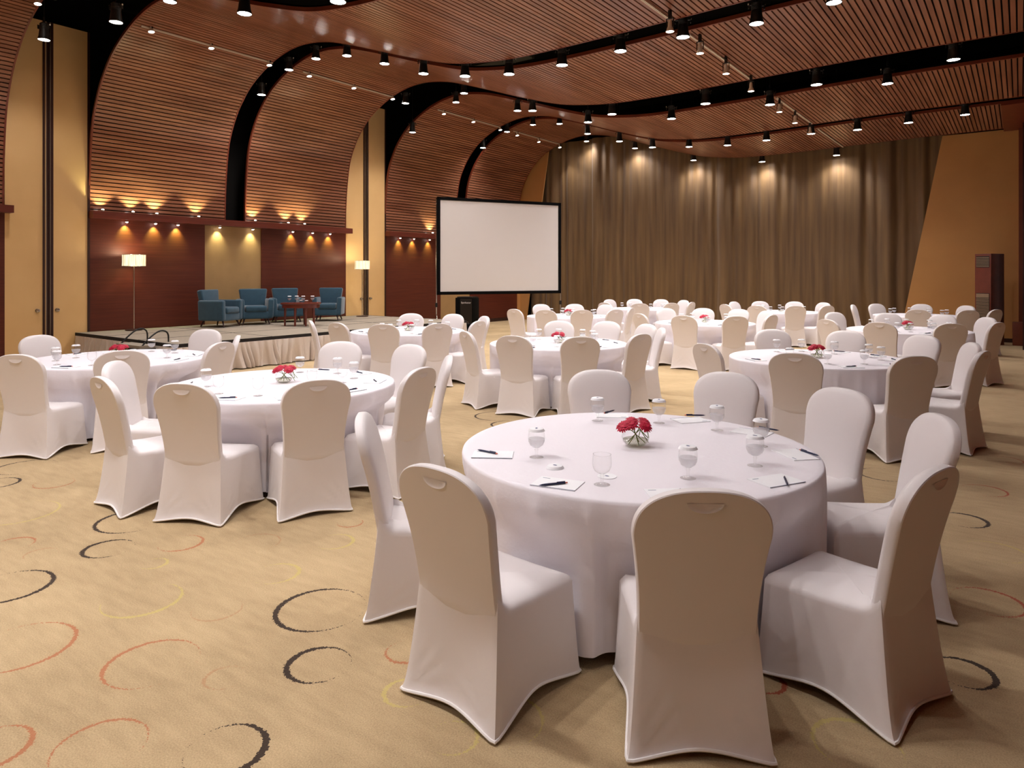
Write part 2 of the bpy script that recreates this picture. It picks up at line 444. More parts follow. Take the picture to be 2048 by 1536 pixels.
# left wall: dark hollow behind the panels
struct(MB().box(X0 - .7, X0 - .6, YF, YB + .5, 0, ROOF), 'wall_left_hollow', M['void_black'], smooth=False)
def leaf(y0, y1, name, knob=None, m='orange_paint', x=X0):
    o = struct(MB().box(x - .08, x, y0, y1, 0, 6.64), name, M[m], smooth=False)
    if knob:
        k = MB().lathe([(0.012, 0), (0.012, .03), (0.028, .034), (0.034, .05), (0.03, .062), (0.012, .068)], 14, mtx=Matrix.Rotation(PI/2, 4, 'Y'), c=(x, knob, 1.0))
        k.lathe([(0.038, 0), (0.038, .006)], 14, mtx=Matrix.Rotation(PI/2, 4, 'Y'), c=(x, knob, 1.0))
        k.build('door_handle', M['chrome'], o)
    return o
tn = [0]
def trim(y0, y1, m, dx=0.01, z0=0.0, z1=6.64, x=X0):
    tn[0] += 1
    struct(MB().box(x - .07, x + dx, y0, y1, z0, z1), 'trim_%d' % (tn[0] + 10), M[m], smooth=False)
dn = 0
for (ya, yb, ca, cb) in ((4.70, 6.13, 5.32, 5.50), (12.80, 14.28, 13.44, 13.62)):
    dn += 1; leaf(ya, ca, 'door_%d' % dn, ca - .09)
    dn += 1; leaf(cb, yb, 'door_%d' % dn, cb + .07)
    trim(ca, ca + .035, 'dark_wood', .02); trim(ca + .035, ca + .055, 'orange_paint', .0); trim(ca + .055, ca + .065, 'silver_strip', .015)
    trim(ca + .065, cb - .055, 'dark_wood', -.02); trim(cb - .055, cb - .045, 'silver_strip', .015); trim(cb - .045, cb, 'dark_wood', .02)
    trim(yb - .012, yb + .03, 'dark_wood', .02)
# orange return at the far end of the left wall
struct(MB().box(X0 - .08, X0, 21.0, YB, 0, 6.3), 'wall_left_end', M['orange_end'], smooth=False)
# wooden wainscot under the ledge, with the pale panels
def wall_piece(y0, y1, name, m, z1=2.86, dx=0.0):
    return struct(MB().box(X0 - .08, X0 + dx, y0, y1, 0, z1), name, M[m], smooth=False)
for i, (a, b, mm, dx) in enumerate([(-4.6, 0.2, 'red_wood', 0), (0.2, 1.9, 'olive_panel', -.03), (1.9, 4.70, 'red_wood', 0), (6.16, 8.63, 'red_wood', 0), (8.63, 10.12, 'olive_panel', -.03), (10.12, 12.80, 'red_wood', 0),
                                (14.31, 16.74, 'red_wood', 0), (16.74, 18.25, 'olive_panel', -.03), (18.25, 21.0, 'red_wood', 0)]):
    wall_piece(a, b, 'wall_left_%d' % (i + 1), mm, dx=dx)
for i, (a, b) in enumerate([(-4.5, 4.78), (6.14, 12.86), (14.28, 21.0)]):
    struct(MB().box(X0 - .55, X0 + .22, a, b, 2.85, 2.99), 'trim_%d' % (i + 1), M['rail_wood'], smooth=False)
    struct(MB().box(X0 - .02, X0 + .02, a + .02, b - .02, 0.0, 0.12), 'baseboard_left_%d' % (i + 1), M['dark_wood'], smooth=False)
# far wall: curtain recess between two slanted orange wall pieces
def prism(poly, y0, y1, name, m):
    mb = MB(); k = len(poly)
    mb.add([(x, y0, z) for x, z in poly] + [(x, y1, z) for x, z in poly],
           [tuple(range(k)), tuple(range(k, 2*k))[::-1]] + [(i, (i+1) % k, (i+1) % k + k, i + k) for i in range(k)])
    return struct(mb, name, m, smooth=False)
prism([(-2.64, 0), (-0.04, 0), (-0.04, 5.33), (-1.65, 5.33)], YB, YB + .12, 'wall_back_right', M['orange_end'])
prism([(X0 - .1, 0), (-15.03, 0), (-13.98, 6.5), (X0 - .1, 6.5)], YB, YB + .06, 'wall_back_left', M['orange_end'])
struct(MB().box(X0 - 1, XR + .1, YB + .5, YB + .6, 0, ROOF), 'wall_back', M['void_black'], smooth=False)
struct(MB().box(-0.04, 0.05, 20.9, YB + .1, 0, 5.3), 'trim_4', M['fascia_wood'], smooth=False)
struct(MB().box(0.035, XR, 19.3, 19.5, 0, 5.12), 'wall_right_return', M['dark_wood'], smooth=False)
struct(MB().box(-2.6, 0.0, YB - .02, YB, 0.0, 0.1), 'baseboard_back', M['dark_wood'], smooth=False)

# curtain
def curtain(x0, x1, ylev, name, label, seed, z1=6.55):
    rnd = random.Random(seed); mb = MB(); xs = []; x = x0
    n = int((x1 - x0) / 0.022); rows = 12
    ph = [rnd.uniform(0, 6.28) for _ in range(8)]
    fr = [rnd.uniform(2.5, 4.2), rnd.uniform(7, 9), rnd.uniform(14, 18), rnd.uniform(24, 30), rnd.uniform(1, 1.6)]
    pts = []
    for j in range(rows):
        t = j / (rows - 1); z = 0.02 + (z1 - 0.02) * t
        for i in range(n + 1):
            x = x0 + (x1 - x0) * i / n
            w = x + 0.03 * math.sin(2.1 * z + x * 0.7) * (1 - t)
            y = 0.04 * math.sin(fr[0]*w + ph[0]) + 0.032 * math.sin(fr[1]*w + ph[1] + .5*math.sin(w)) + 0.028 * math.sin(fr[2]*w + ph[2] + 2*math.sin(1.3*w)) * (1 - .2*t) + 0.012 * math.sin(fr[3]*w + ph[3])
            amp = 0.7 + 0.5 * math.sin(fr[4] * w + ph[4])
            pts.append((x, ylev + y * amp, z))
    mb.grid(pts, n + 1, rows)
    return tag(mb.build(name, M['curtain'], fix=False, angle=180), label, 'curtain', 'floor length curtains on the far wall')
curtain(-15.0, -12.25, YB + .28, 'curtain', 'brown pleated curtain strip, left of the join beneath the brightest lamp', 3)
curtain(-12.28, -1.3, YB + .24, 'curtain', 'wide olive brown pleated curtain covering most of the far wall', 5)

# ------------------------------------------------------------------ ceiling lamps
def make_pendant():
    r = empty('ceiling_spotlight')
    tag(r, 'black conical ceiling spotlight', 'spotlight', 'black conical ceiling spotlights')
    h = MB(); h.lathe([(0.0, .30), (0.045, .30), (0.062, .285), (0.066, .20), (0.082, .06), (0.097, .012), (0.097, 0.0), (0.09, 0.0), (0.086, .012)], 24, cap=False)
    for k in range(5): h.lathe([(0.068, .275 - k*.02), (0.071, .27 - k*.02), (0.068, .265 - k*.02)], 20, cap=False)
    h.build('housing', M['black_metal'], r)
    b = MB(); b.box(-.012, .012, -.012, .012, .29, .40); b.box(-.11, .11, -.012, .012, .245, .25)
    for s in (-1, 1): b.box(s*.108 - .004, s*.108 + .004, -.018, .018, .2, .27)
    b.build('bracket', M['black_metal'], r)
    e = MB()
    for s in (-1, 1): e.lathe([(0.0, -.004), (.013, -.004), (.013, .004), (0.0, .004)], 10, cap=False, mtx=Matrix.Rotation(PI/2, 4, 'Y'), c=(s*.114, 0, .262))
    e.build('pivot_knob', M['white_metal'], r)
    MB().lathe([(0.0, .006), (0.0885, .006)], 24, cap=False).build('lens', M['lens'], r)
    ld = bpy.data.lights.new('lamp_beam', 'SPOT'); ld.energy = LAMP_W; ld.color = LAMP_COL
    ld.spot_size = math.radians(136); ld.spot_blend = 0.85; ld.shadow_soft_size = 0.08
    lo = bpy.data.objects.new('lamp_beam', ld); COL.objects.link(lo); lo.parent = r; lo.location = (0, 0, -0.012)
    return r
PEND = make_pendant()
def pix_row(y, l): return [tuple(ony(u, v, y)) for u, v in l]
rows = [('front gap', 'first dark gap at the top left', pix_row(4.8, [(88,80),(232,45)]) + pix_row(5.3, [(340,4),(489,28),(676,4)])),
 ('second', 'second dark ceiling gap', pix_row(9.4, [(523,190),(578,140),(632,118),(694,112),(769,128),(847,148),(930,153),(1018,149),(1124,131),(1241,103),(1366,75),(1513,48),(1668,6)])),
 ('third', 'near side of the wide ceiling gap', pix_row(12.95, [(811,207),(928,187),(1065,222),(1224,229),(1411,208),(1633,170),(1907,120)])),
 ('thirdb', 'far side of the wide ceiling gap', pix_row(14.0, [(825,265),(912,205),(1035,222),(1176,245),(1343,238),(1540,210),(1775,168)])),
 ('fourth', 'narrow fourth ceiling gap', pix_row(17.7, [(966,296),(1014,264),(1066,250),(1119,248),(1175,268),(1239,283),(1305,295),(1378,294),(1455,291),(1533,281),(1622,268),(1715,260),(1817,246),(1930,230)])),
 ('last', 'ceiling edge right above the curtain', pix_row(21.12, [(1173,283),(1270,297),(1387,321),(1524,324),(1673,311)]))]
ORD = ['first', 'second', 'third', 'fourth', 'fifth', 'sixth', 'seventh', 'eighth', 'ninth', 'tenth', 'eleventh', 'twelfth', 'thirteenth', 'fourteenth']
dim_light = [ch.data for ch in PEND.children if ch.type == 'LIGHT'][0].copy(); dim_light.energy = LAMP_W * .45
for key, where, pts in rows:
    for i, p in enumerate(pts):
        lab = 'black conical spotlight, %s from left in the %s' % (ORD[i], where)
        if i == len(pts) - 1: lab = 'black conical spotlight, rightmost of row in the %s' % where
        o = instance(PEND, p, random.uniform(-.3, .3) + YAW, lab, 'black conical ceiling spotlights')
        if p[0] > -2.7:
            for ch in o.children:
                if ch.type == 'LIGHT': ch.data = dim_light
        rt = MB().tube([(0, 0, .39), (0, 0, max(.6, ROOF - p[2]))], 0.008, 6)
        rt.build('stem', M['black_metal'], o)
        # photo: stems run up into the gap
# unseen lamps added out of view to brighten the near tables and chair backs
near_fill_light = None
for ch in PEND.children:
    if ch.type == 'LIGHT': near_fill_light = ch.data.copy(); near_fill_light.energy = LAMP_W * 1.28
for x, y, z in [(-11.2, 1.27, 6.2), (-8.2, 1.27, 5.25), (-6.1, 1.27, 5.08), (-4.05, 1.27, 5.1), (-2.0, 1.27, 5.12), (-4.9, 4.8, 5.08), (-3.5, 5.3, 5.08), (-2.0, 4.8, 5.1), (-9, -2.4, 5.3), (-7, -2.6, 5.08), (-5, -2.4, 5.1), (-3, -2.6, 5.1), (-1.2, -2.4, 5.1), (-3.2, 1.27, 5.1), (-5.1, 1.27, 5.08), (-1.0, 1.27, 5.1)]:
    o = instance(PEND, (x, y, z), YAW, 'added black conical spotlight, unseen, above and behind the camera', 'added spotlights outside the picture')
    for ch in o.children:
        if ch.type == 'LIGHT': ch.data = near_fill_light if x < -2.5 else dim_light

# light tracks with small spotlights
def make_track(L):
    o = MB(); o.box(-.017, -.004, 0, L, 0, .018); o.box(.004, .017, 0, L, 0, .018); o.box(-.017, .017, 0, L, .018, .026)
    return o
TRK = [(-13.4, 6.3, 9.14, 'L', 'nearest'), (-13.4, 9.95, 12.8, 'L', 'second'), (-13.4, 14.55, 17.42, 'L', 'third'), (-13.4, 18.2, 20.96, 'L', 'farthest'),
       (-3.95, 6.4, 8.98, 'R', 'nearest'), (-3.97, 9.8, 12.75, 'R', 'second'), (-3.97, 14.4, 17.3, 'R', 'third'), (-4.0, 18.1, 21.0, 'R', 'farthest')]
for x, y0, y1, s, w in TRK:
    z = ceil_z(x) - 0.03
    o = make_track(y1 - y0).build('light_track', M['white_metal'], smooth=False)
    o.location = (x, y0, z)
    tag(o, 'white double light track on the %s slatted ceiling, %s from the camera' % ('left curved' if s == 'L' else 'right', w), 'light track', 'white ceiling light tracks')
def make_tracklight():
    r = empty('track_spotlight'); tag(r, 'small black track spotlight', 'spotlight', 'small spotlights on the ceiling tracks')
    b = MB(); b.box(-.02, .02, -.02, .02, .10, .20); b.box(-.014, .014, -.03, .03, .16, .22)
    for s in (-1, 1): b.box(s*.05 - .004, s*.05 + .004, -.01, .01, -.02, .11)
    b.box(-.054, .054, -.01, .01, .10, .11)
    b.build('yoke', M['black_metal'], r)
    hd = MB(); hd.lathe([(0.0, .09), (.022, .085), (.028, .05), (.03, .0), (.055, -.06), (.058, -.075), (.052, -.075)], 18, cap=False)
    hh = hd.build('lamp_head', M['white_metal'], r)
    MB().lathe([(0.0, -.07), (.052, -.07)], 18, cap=False).build('lens', M['small_lens'], r)
    ld = bpy.data.lights.new('track_beam', 'SPOT'); ld.energy = TRACK_W; ld.color = (1, .9, .8)
    ld.spot_size = math.radians(80); ld.spot_blend = 0.6; ld.shadow_soft_size = 0.05
    lo = bpy.data.objects.new('track_beam', ld); COL.objects.link(lo); lo.parent = r; lo.location = (0, 0, -0.085)
    return r
TL = make_tracklight()
pts = [(tuple(onx(u, v, -13.4)), 'left') for u, v in [(75, 6), (302,62),(422,95),(538,129),(618,151),(707,175),(785,197),(887,227),(946,243),(1000,259),(1034,270),(1077,283),(1119,294)]]
pts += [(tuple(onz(u, v, 5.03)), 'right') for u, v in [(1340,60),(1400,104),(1452,145),(1502,180),(1559,222),(1590,244),(1620,266)]]
ci = {'left': 0, 'right': 0}
for p, s in pts:
    i = ci[s]; ci[s] += 1
    tilt = (random.uniform(-.12, .12), .35 if s == 'left' else random.uniform(-.25, .1), YAW)
    q = (p[0], p[1], p[2] + .05)
    o = instance(TL, q, 0, 'small track spotlight, %s from the camera on the %s ceiling track line' % (ORD[i], s), 'small spotlights on the ceiling tracks')
    o.rotation_euler = (0.0, -0.2 if s == 'left' else 0.0, 0)
    # suspend from the track

# ledge lights
def make_ledge(up):
    r = empty('wall_spotlight'); tag(r, 'tiny wall spotlight', 'spotlight')
    s = 1 if up else -1
    b = MB(); b.lathe([(0.0, 0), (.03, 0), (.034, s*.03), (.03, s*.034)], 14, cap=False); b.build('housing', M['chrome'], r)
    MB().lathe([(0.028, s*.03), (.024, s*.042), (.012, s*.05), (0.0, s*.052)], 14, cap=False).build('lens', M['small_lens'], r)
    ld = bpy.data.lights.new('ledge_beam', 'SPOT'); ld.energy = LEDGE_W; ld.color = (1, .98, .55) if up else (.72, 1, .24)
    ld.spot_size = math.radians(100 if up else 84); ld.spot_blend = 0.6 if up else 1.0; ld.shadow_soft_size = 0.02
    lo = bpy.data.objects.new('ledge_beam', ld); COL.objects.link(lo); lo.parent = r; lo.location = (0, 0, s * .06)
    ld.energy = LEDGE_W * (2.0 if up else 2.6)
    lo.rotation_euler = (0, PI - .30, 0) if up else (0, .42, 0)
    return r
LD = make_ledge(False); LU = make_ledge(True)
for i, y in enumerate([6.85, 7.45, 7.95, 8.95, 9.82, 10.98, 11.6, 12.18, 14.83, 15.42, 16.13]):
    bay = 'left' if i < 3 else 'middle' if i < 5 else 'right' if i < 8 else 'far'
    k = i if i < 3 else i - 3 if i < 5 else i - 5 if i < 8 else i - 8
    
    wh = {'left': 'left wood panel', 'middle': 'pale panel behind the armchairs', 'right': 'wood panel behind the coffee table', 'far': 'wood panel left of the screen'}[bay]
    ob = instance(LD, (X0 + .09, y, 2.845), 0, 'tiny chrome downlight under ledge, %s above the %s' % (ORD[k], wh), 'downlights under the wooden ledge')
    if bay == 'middle':
        for ch in ob.children:
            if ch.type == 'LIGHT': ch.data = ch.data.copy(); ch.data.energy *= .5; ch.data.color = (1, .97, .6)
for i, y in enumerate([6.35, 6.95, 7.45, 8.4, 9.85, 10.8, 11.3, 16.2]):
    instance(LU, (X0 + .15, y, 2.995), 0, 'tiny chrome uplight on the wooden ledge, %s from the left' % ORD[i], 'uplights on the wooden ledge')

# ------------------------------------------------------------------ stage
SX1 = -11.35; SY0 = 5.9; SY1 = 13.35; SH = 0.53
st = empty('stage'); tag(st, 'low carpeted stage with beige pleated skirt along the left wall', 'stage')
MB().box(X0 + .03, SX1, SY0, SY1, SH - .05, SH).build('deck', M['stage_carpet'], st, smooth=False)
ed = MB()
ed.box(SX1, SX1 + .02, SY0 - .02, SY1 + .02, SH - .06, SH + .004); ed.box(X0 + .03, SX1, SY0 - .02, SY0, SH - .06, SH + .004); ed.box(X0 + .03, SX1, SY1, SY1 + .02, SH - .06, SH + .004)
for yy in (7.75, 9.6, 11.45): ed.box(X0 + .03, SX1, yy - .006, yy + .006, SH, SH + .003)
for xx in (-12.7, -14.0): ed.box(xx - .006, xx + .006, SY0, SY1, SH, SH + .003)
ed.build('edge_trim', M['seam_black'], st, smooth=False)
MB().box(X0 + .1, SX1 - .12, SY0 + .12, SY1 - .1, 0, SH - .05).build('frame', M['void_black'], st, smooth=False)
def skirt(p0, p1, out, seed, name='skirt', k_=1.0):
    rnd = random.Random(seed); p0 = Vector(p0); p1 = Vector(p1); L = (p1 - p0).length; n = int(L / 0.012); rows = 9; pts = []
    ks = []; s = 0
    # irregular pleats
    knots = [0.0]
    while knots[-1] < L: knots.append(knots[-1] + rnd.uniform(.08, .2))
    amps = [rnd.uniform(.5, 1.0) for _ in knots]; sh = [rnd.uniform(-.1, .1) for _ in knots]
    import bisect
    out = Vector(out)
    for j in range(rows):
        t = j / (rows - 1)                       # 0 top
        for i in range(n + 1):
            s = L * i / n
            ss = s
            k = min(bisect.bisect_right(knots, ss) - 1, len(knots) - 2)
            u = (ss - knots[k]) / (knots[k+1] - knots[k])
            off = abs(math.sin(PI * u)) ** 0.7 * amps[k] * k_ * (0.02 + 0.15 * t ** 0.8) * (1 + .25 * math.sin(s * 9 + 4 * t)) + .012 * t * math.sin(s * 71 + 3 * t)
            p = p0.lerp(p1, s / L) + (p1 - p0).normalized() * (sh[k] * t) + out * (0.022 + off)
            z = SH - .055 - t * (SH - .065) 
            pts.append((p.x, p.y, z + (0.01 if j == rows - 1 else 0)))
    mb = MB(); mb.grid(pts, n + 1, rows); mb.build(name, M['satin'], st, fix=False, angle=70)
    bd = MB(); a = p0 + out * .024; b = p1 + out * .024
    d = (p1 - p0).normalized()
    bd.add([(a.x, a.y, SH - .11), (b.x, b.y, SH - .11), (b.x, b.y, SH - .055), (a.x, a.y, SH - .055), (a.x - out.x*.02, a.y - out.y*.02, SH - .11), (b.x - out.x*.02, b.y - out.y*.02, SH - .11), (b.x - out.x*.02, b.y - out.y*.02, SH - .055), (a.x - out.x*.02, a.y - out.y*.02, SH - .055)],
           [(0, 1, 2, 3), (4, 7, 6, 5), (0, 4, 5, 1), (3, 2, 6, 7)])
skirt((SX1, SY0, 0), (SX1, SY1, 0), (1, 0, 0), 1)
skirt((X0 + .05, SY0, 0), (SX1, SY0, 0), (0, -1, 0), 2, 'skirt', .42)
# steps up to the stage with grab rails
sx0, sx1 = -12.7, -11.85
sp = empty('stage_steps', (0, 0, 0)); tag(sp, 'carpeted stage steps with two black looped rails at the stage corner', 'steps')
MB().box(sx0, sx1, SY0 - .36, SY0 - .10, SH - .08, SH - .03).build('tread', M['stage_carpet'], sp, smooth=False)
MB().box(sx0, sx1, SY0 - .66, SY0 - .38, .2, .25).build('tread', M['stage_carpet'], sp, smooth=False)
q = MB(); q.box(sx0 - .02, sx1 + .02, SY0 - .375, SY0 - .10, SH - .13, SH - .0805); q.box(sx0 - .02, sx1 + .02, SY0 - .675, SY0 - .38, .14, .1995)
q.build('frame', M['seam_black'], sp, smooth=False)
lg = MB()
for xx in (sx0 + .03, sx1 - .03):
    lg.box(xx - .02, xx + .02, SY0 - .6, SY0 - .56, 0, .15); lg.box(xx - .02, xx + .02, SY0 - .29, SY0 - .25, 0, .42); lg.box(xx - .02, xx + .02, SY0 - .16, SY0 - .12, 0, .42)
lg.build('leg', M['black_metal'], sp, smooth=False)
for xx in (sx0 + .05, sx1 - .05):
    pts = []
    for k in range(15):
        t = k / 14
        y = SY0 - .5 + .62 * t
        z = SH - .1 + .24 * math.sin(PI * min(1, t * .62 + .0) if t < .8 else PI * .5) if t < .8 else 0
        pts.append((xx, y, z))
    pts = [(xx, SY0 - .50, .25), (xx, SY0 - .38, .40), (xx, SY0 - .2, .60), (xx, SY0 - .06, .71), (xx, SY0 + .04, .74), (xx, SY0 + .12, .71), (xx, SY0 + .15, .65), (xx, SY0 + .15, SH + .002)]
    sm = []
    for a in range(len(pts) - 1):
        for k in range(4): sm.append(Vector(pts[a]).lerp(Vector(pts[a+1]), k / 4))
    sm.append(Vector(pts[-1]))
    for _ in range(3): sm = [sm[0]] + [(sm[i-1] + sm[i] * 2 + sm[i+1]) / 4 for i in range(1, len(sm) - 1)] + [sm[-1]]
    MB().tube(sm, 0.014, 8).build('grab_rail', M['black_metal'], sp)

# floor lamps
def floor_lamp(p, label, hs=1.58, rs=.215):
    r = empty('floor_lamp', p); tag(r, label, 'floor lamp', 'floor lamps on the stage')
    MB().lathe([(0.0, 0), (.165, 0), (.165, .012), (.15, .02), (.02, .026), (0.0, .026)], 28, cap=False).build('base', M['dark_wood'], r)
    MB().lathe([(.011, .02), (.011, hs - .02)], 12).build('pole', M['chrome'], r)
    sh = MB(); n = 64
    ring = []
    for z in (hs - .24, hs - .12, hs):
        for i in range(n):
            a = 2 * PI * i / n; rr = rs + .006 * math.sin(i * 2.7) + .004 * math.sin(i * 5.1 + z * 9)
            ring.append((rr * math.cos(a), rr * math.sin(a), z))
    sh.grid(ring, n, 3, wrap=True); sh.build('lamp_shade', M['lamp_shade'], r, fix=False)
    rg = MB()
    for z in (hs, hs - .24): rg.tube([((rs + .004) * math.cos(a * PI / 16), (rs + .004) * math.sin(a * PI / 16), z) for a in range(32)], .004, 6, closed=True)
    rg.build('shade_ring', M['chrome'], r)
    MB().lathe([(0.0, hs - .17), (.02, hs - .16), (.035, hs - .11), (.025, hs - .07), (0.0, hs - .06)], 14, cap=False).build('bulb', M['bulb'], r)
    ld = bpy.data.lights.new('bulb_light', 'POINT'); ld.energy = 12; ld.color = (1, .82, .55); ld.shadow_soft_size = .05
    lo = bpy.data.objects.new('bulb_light', ld); COL.objects.link(lo); lo.parent = r; lo.location = (0, 0, hs + .02)
# shade material: strings with slits
def shade_mat():
    m = M['lamp_shade']; nt = m.node_tree; b = nt.nodes['Principled BSDF']; L = nt.links.new
    tc = N(nt, 'ShaderNodeTexCoord'); mp = N(nt, 'ShaderNodeMapping'); mp.inputs['Scale'].default_value = (60, 60, 1.5)
    L(tc.outputs['Object'], mp.inputs[0]); no = N(nt, 'ShaderNodeTexNoise'); no.inputs['Scale'].default_value = 1; L(mp.outputs[0], no.inputs['Vector'])
    cr = N(nt, 'ShaderNodeValToRGB'); cr.color_ramp.elements[0].position = .38; cr.color_ramp.elements[0].color = (.35, .25, .08, 1)
    cr.color_ramp.elements[1].position = .52; cr.color_ramp.elements[1].color = (1, .93, .68, 1)
    L(no.outputs['Fac'], cr.inputs[0]); L(cr.outputs[0], b.inputs['Emission Color'])
shade_mat()
floor_lamp((-14.92, 6.86, SH + .004), 'slim chrome floor lamp with glowing drum shade before the left wood panel')
floor_lamp((-14.73, 12.9, SH + .004), 'slim chrome floor lamp with glowing drum shade by the cream wall', 1.55, .195)

# armchairs
def make_armchair():
    r = empty('armchair'); tag(r, 'teal armchair', 'armchair', 'teal armchairs on the stage')
    MB().bbox(-.36, .36, -.33, .36, .13, .30, .03).build('seat_base', M['teal'], r)
    c = MB().bbox(-.265, .265, -.2, .385, .29, .435, .05, 4)
    c.build('seat_cushion', M['teal'], r)
    mt = Matrix.Translation((0, -.30, .30)) @ Matrix.Rotation(math.radians(9), 4, 'X')
    bk = MB().bbox(-.335, .335, -.075, .075, -.08, .52, .04, 4)
    bk.v = [tuple(mt @ Vector((x * (.80 + .26 * smoothstep(.1, .52, z)), y, z))) for x, y, z in bk.v]
    bk.build('backrest', M['teal'], r)
    for s in (-1, 1):
        m2 = Matrix.Translation((s * .335, 0, 0)) @ Matrix.Rotation(s * math.radians(3), 4, 'Y')
        MB().bbox(-.07, .07, -.36, .37, .14, .585, .035, 4, m2).build('armrest', M['teal'], r)
    for sx in (-1, 1):
        for sy in (-1, 1):
            MB().tube([(sx*.28, sy*.27, .14), (sx*.33, sy*.34, 0)], [.026, .015], 8).build('leg', M['dark_wood'], r)
    return r
AC = make_armchair()
# each faces the coffee table
TBL = Vector((-13.25, 9.75, SH))
acs = [((-14.45, 8.52), 'teal armchair at the left end, turned sideways towards the coffee table', -68),
       ((-14.50, 9.41), 'teal armchair second from the left, in front of the pale panel', -116),
       ((-14.62, 10.37), 'teal armchair partly hidden behind the coffee table', -118),
       ((-14.16, 11.30), 'teal armchair at the right end, by the cream wall', -138)]
for (x, y), lab, deg in acs:
    instance(AC, (x, y, SH + .011), math.radians(deg), lab).scale = (.84 if deg in (-68, -138) else .90, .88, 1.0)
# coffee table
cp = empty('coffee_table', (-13.25, 9.78, SH + .004), 0.0); tag(cp, 'dark red wooden coffee table in front of the teal armchairs', 'coffee table')
cp.rotation_euler = (0, 0, YAW); cp.scale = (.95, .95, .97)
tp = MB(); n = 40
prof = [(0.0, .50), (1.0, .50), (1.02, .515), (1.02, .535), (1.0, .54), (0.0, .54)]
vs = []
for s, z in prof:
    for i in range(n):
        a = 2 * PI * i / n; vs.append((s * .46 * math.copysign(abs(math.cos(a)) ** .75, math.cos(a)), s * .34 * math.copysign(abs(math.sin(a)) ** .75, math.sin(a)), z))
tp.grid(vs, n, len(prof), wrap=True); tp.build('table_top', M['coffee_wood'], cp)
ap = MB(); vs = []
for s, z in [(.86, .42), (.95, .42), (.95, .50), (.86, .50)]:
    for i in range(n):
        a = 2 * PI * i / n; vs.append((s * .46 * math.copysign(abs(math.cos(a)) ** .75, math.cos(a)), s * .34 * math.copysign(abs(math.sin(a)) ** .75, math.sin(a)), z))
ap.grid(vs, n, 4, wrap=True); ap.build('apron', M['coffee_wood'], cp)
for a in (205, 262, 300, 335, 90):
    aa = math.radians(a); MB().tube([(.37 * math.cos(aa), .27 * math.sin(aa), .45), (.385 * math.cos(aa), .28 * math.sin(aa), 0)], [.034, .022], 10).build('leg', M['coffee_wood'], cp)

# ------------------------------------------------------------------ projector screen, speaker, air conditioner
A = Vector((-12.9, 13.97, 0)); B = Vector((-11.08, 17.42, 0)); W = (B - A).length
ps = empty('projector_screen', A, math.atan2(B.y - A.y, B.x - A.x)); tag(ps, 'white folding-frame projector screen with black border on thin chrome poles', 'projector screen')
zb, zt = 1.14, 3.84
MB().box(.08, W - .08, -.012, .0, zb + .08, zt - .08).build('screen_sheet', M['screen_white'], ps, smooth=False)
fr = MB()
fr.box(0, W, -.03, .02, zt - .085, zt); fr.box(0, W, -.03, .02, zb, zb + .085); fr.box(0, .085, -.03, .02, zb, zt); fr.box(W - .085, W, -.03, .02, zb, zt)
fr.build('frame', M['black_fabric'], ps, smooth=False)
for x in (-.01, W + .01):
    MB().tube([(x, .03, 0.04), (x, .03, 3.8)], .016, 8).build('support_pole', M['chrome'], ps)
    MB().tube([(x, -.55, .02), (x, .6, .02)], .014, 8).build('foot', M['chrome'], ps)
    MB().tube([(x, -.3, .03), (x, .02, .6)], .010, 8).build('brace', M['chrome'], ps)
    MB().bbox(x - .03, x + .03, .0, .06, .8, .92, .008, 2).build('clamp', M['black_metal'], ps)
sk = empty('loudspeaker', (-13.55, 16.0, 0), math.radians(16)); tag(sk, 'black speaker cabinet with small white lettering under the projector screen', 'loudspeaker')
MB().bbox(-.27, .30, -.25, .25, .05, 1.0, .015, 2).build('cabinet', M['black_fabric'], sk)
MB().box(-.10, .28, -.262, -.25, .1, .97).build('front_grille', M['grille_dark'], sk, smooth=False)
MB().box(-.22, .26, -.22, .22, 1.0, 1.03).build('top_unit', M['black_metal'], sk, smooth=False)
cu = bpy.data.curves.new('lettering', 'FONT'); cu.body = 'Sparkseter'; cu.size = .075; cu.extrude = .002
lt = bpy.data.objects.new('lettering_src', cu); COL.objects.link(lt)
dg = bpy.context.evaluated_depsgraph_get(); me = bpy.data.meshes.new_from_object(lt.evaluated_get(dg)); bpy.data.objects.remove(lt)
me.materials.clear(); me.materials.append(M['paper']); lo = bpy.data.objects.new('lettering', me); COL.objects.link(lo); lo.parent = sk
lo.location = (-.07, -.266, .83); lo.rotation_euler = (PI / 2, 0, 0)
for i, (x, y, w, d, h, lab) in enumerate([(-12.9, 15.15, .5, .4, .28, 'black equipment case on the floor in front of the black speaker')]):
    e = empty('equipment_case', (x, y, 0), .3); tag(e, lab, 'case')
    MB().bbox(-w/2, w/2, -d/2, d/2, 0, h, .015, 2).build('body', M['black_fabric'], e)
    MB().tube([(-.1, 0, h), (-.1, 0, h + .05), (.1, 0, h + .05), (.1, 0, h)], .01, 6).build('handle', M['chrome'], e)
cb = [(-12.7, 14.9, .012), (-12.2, 14.75, .012), (-12.0, 15.0, .012), (-11.7, 14.6, .012), (-11.9, 14.3, .012)]
tag(MB().tube(cb, .012, 6).build('cable', M['black_fabric']), 'black cable lying on the carpet by the projector screen', 'cable')

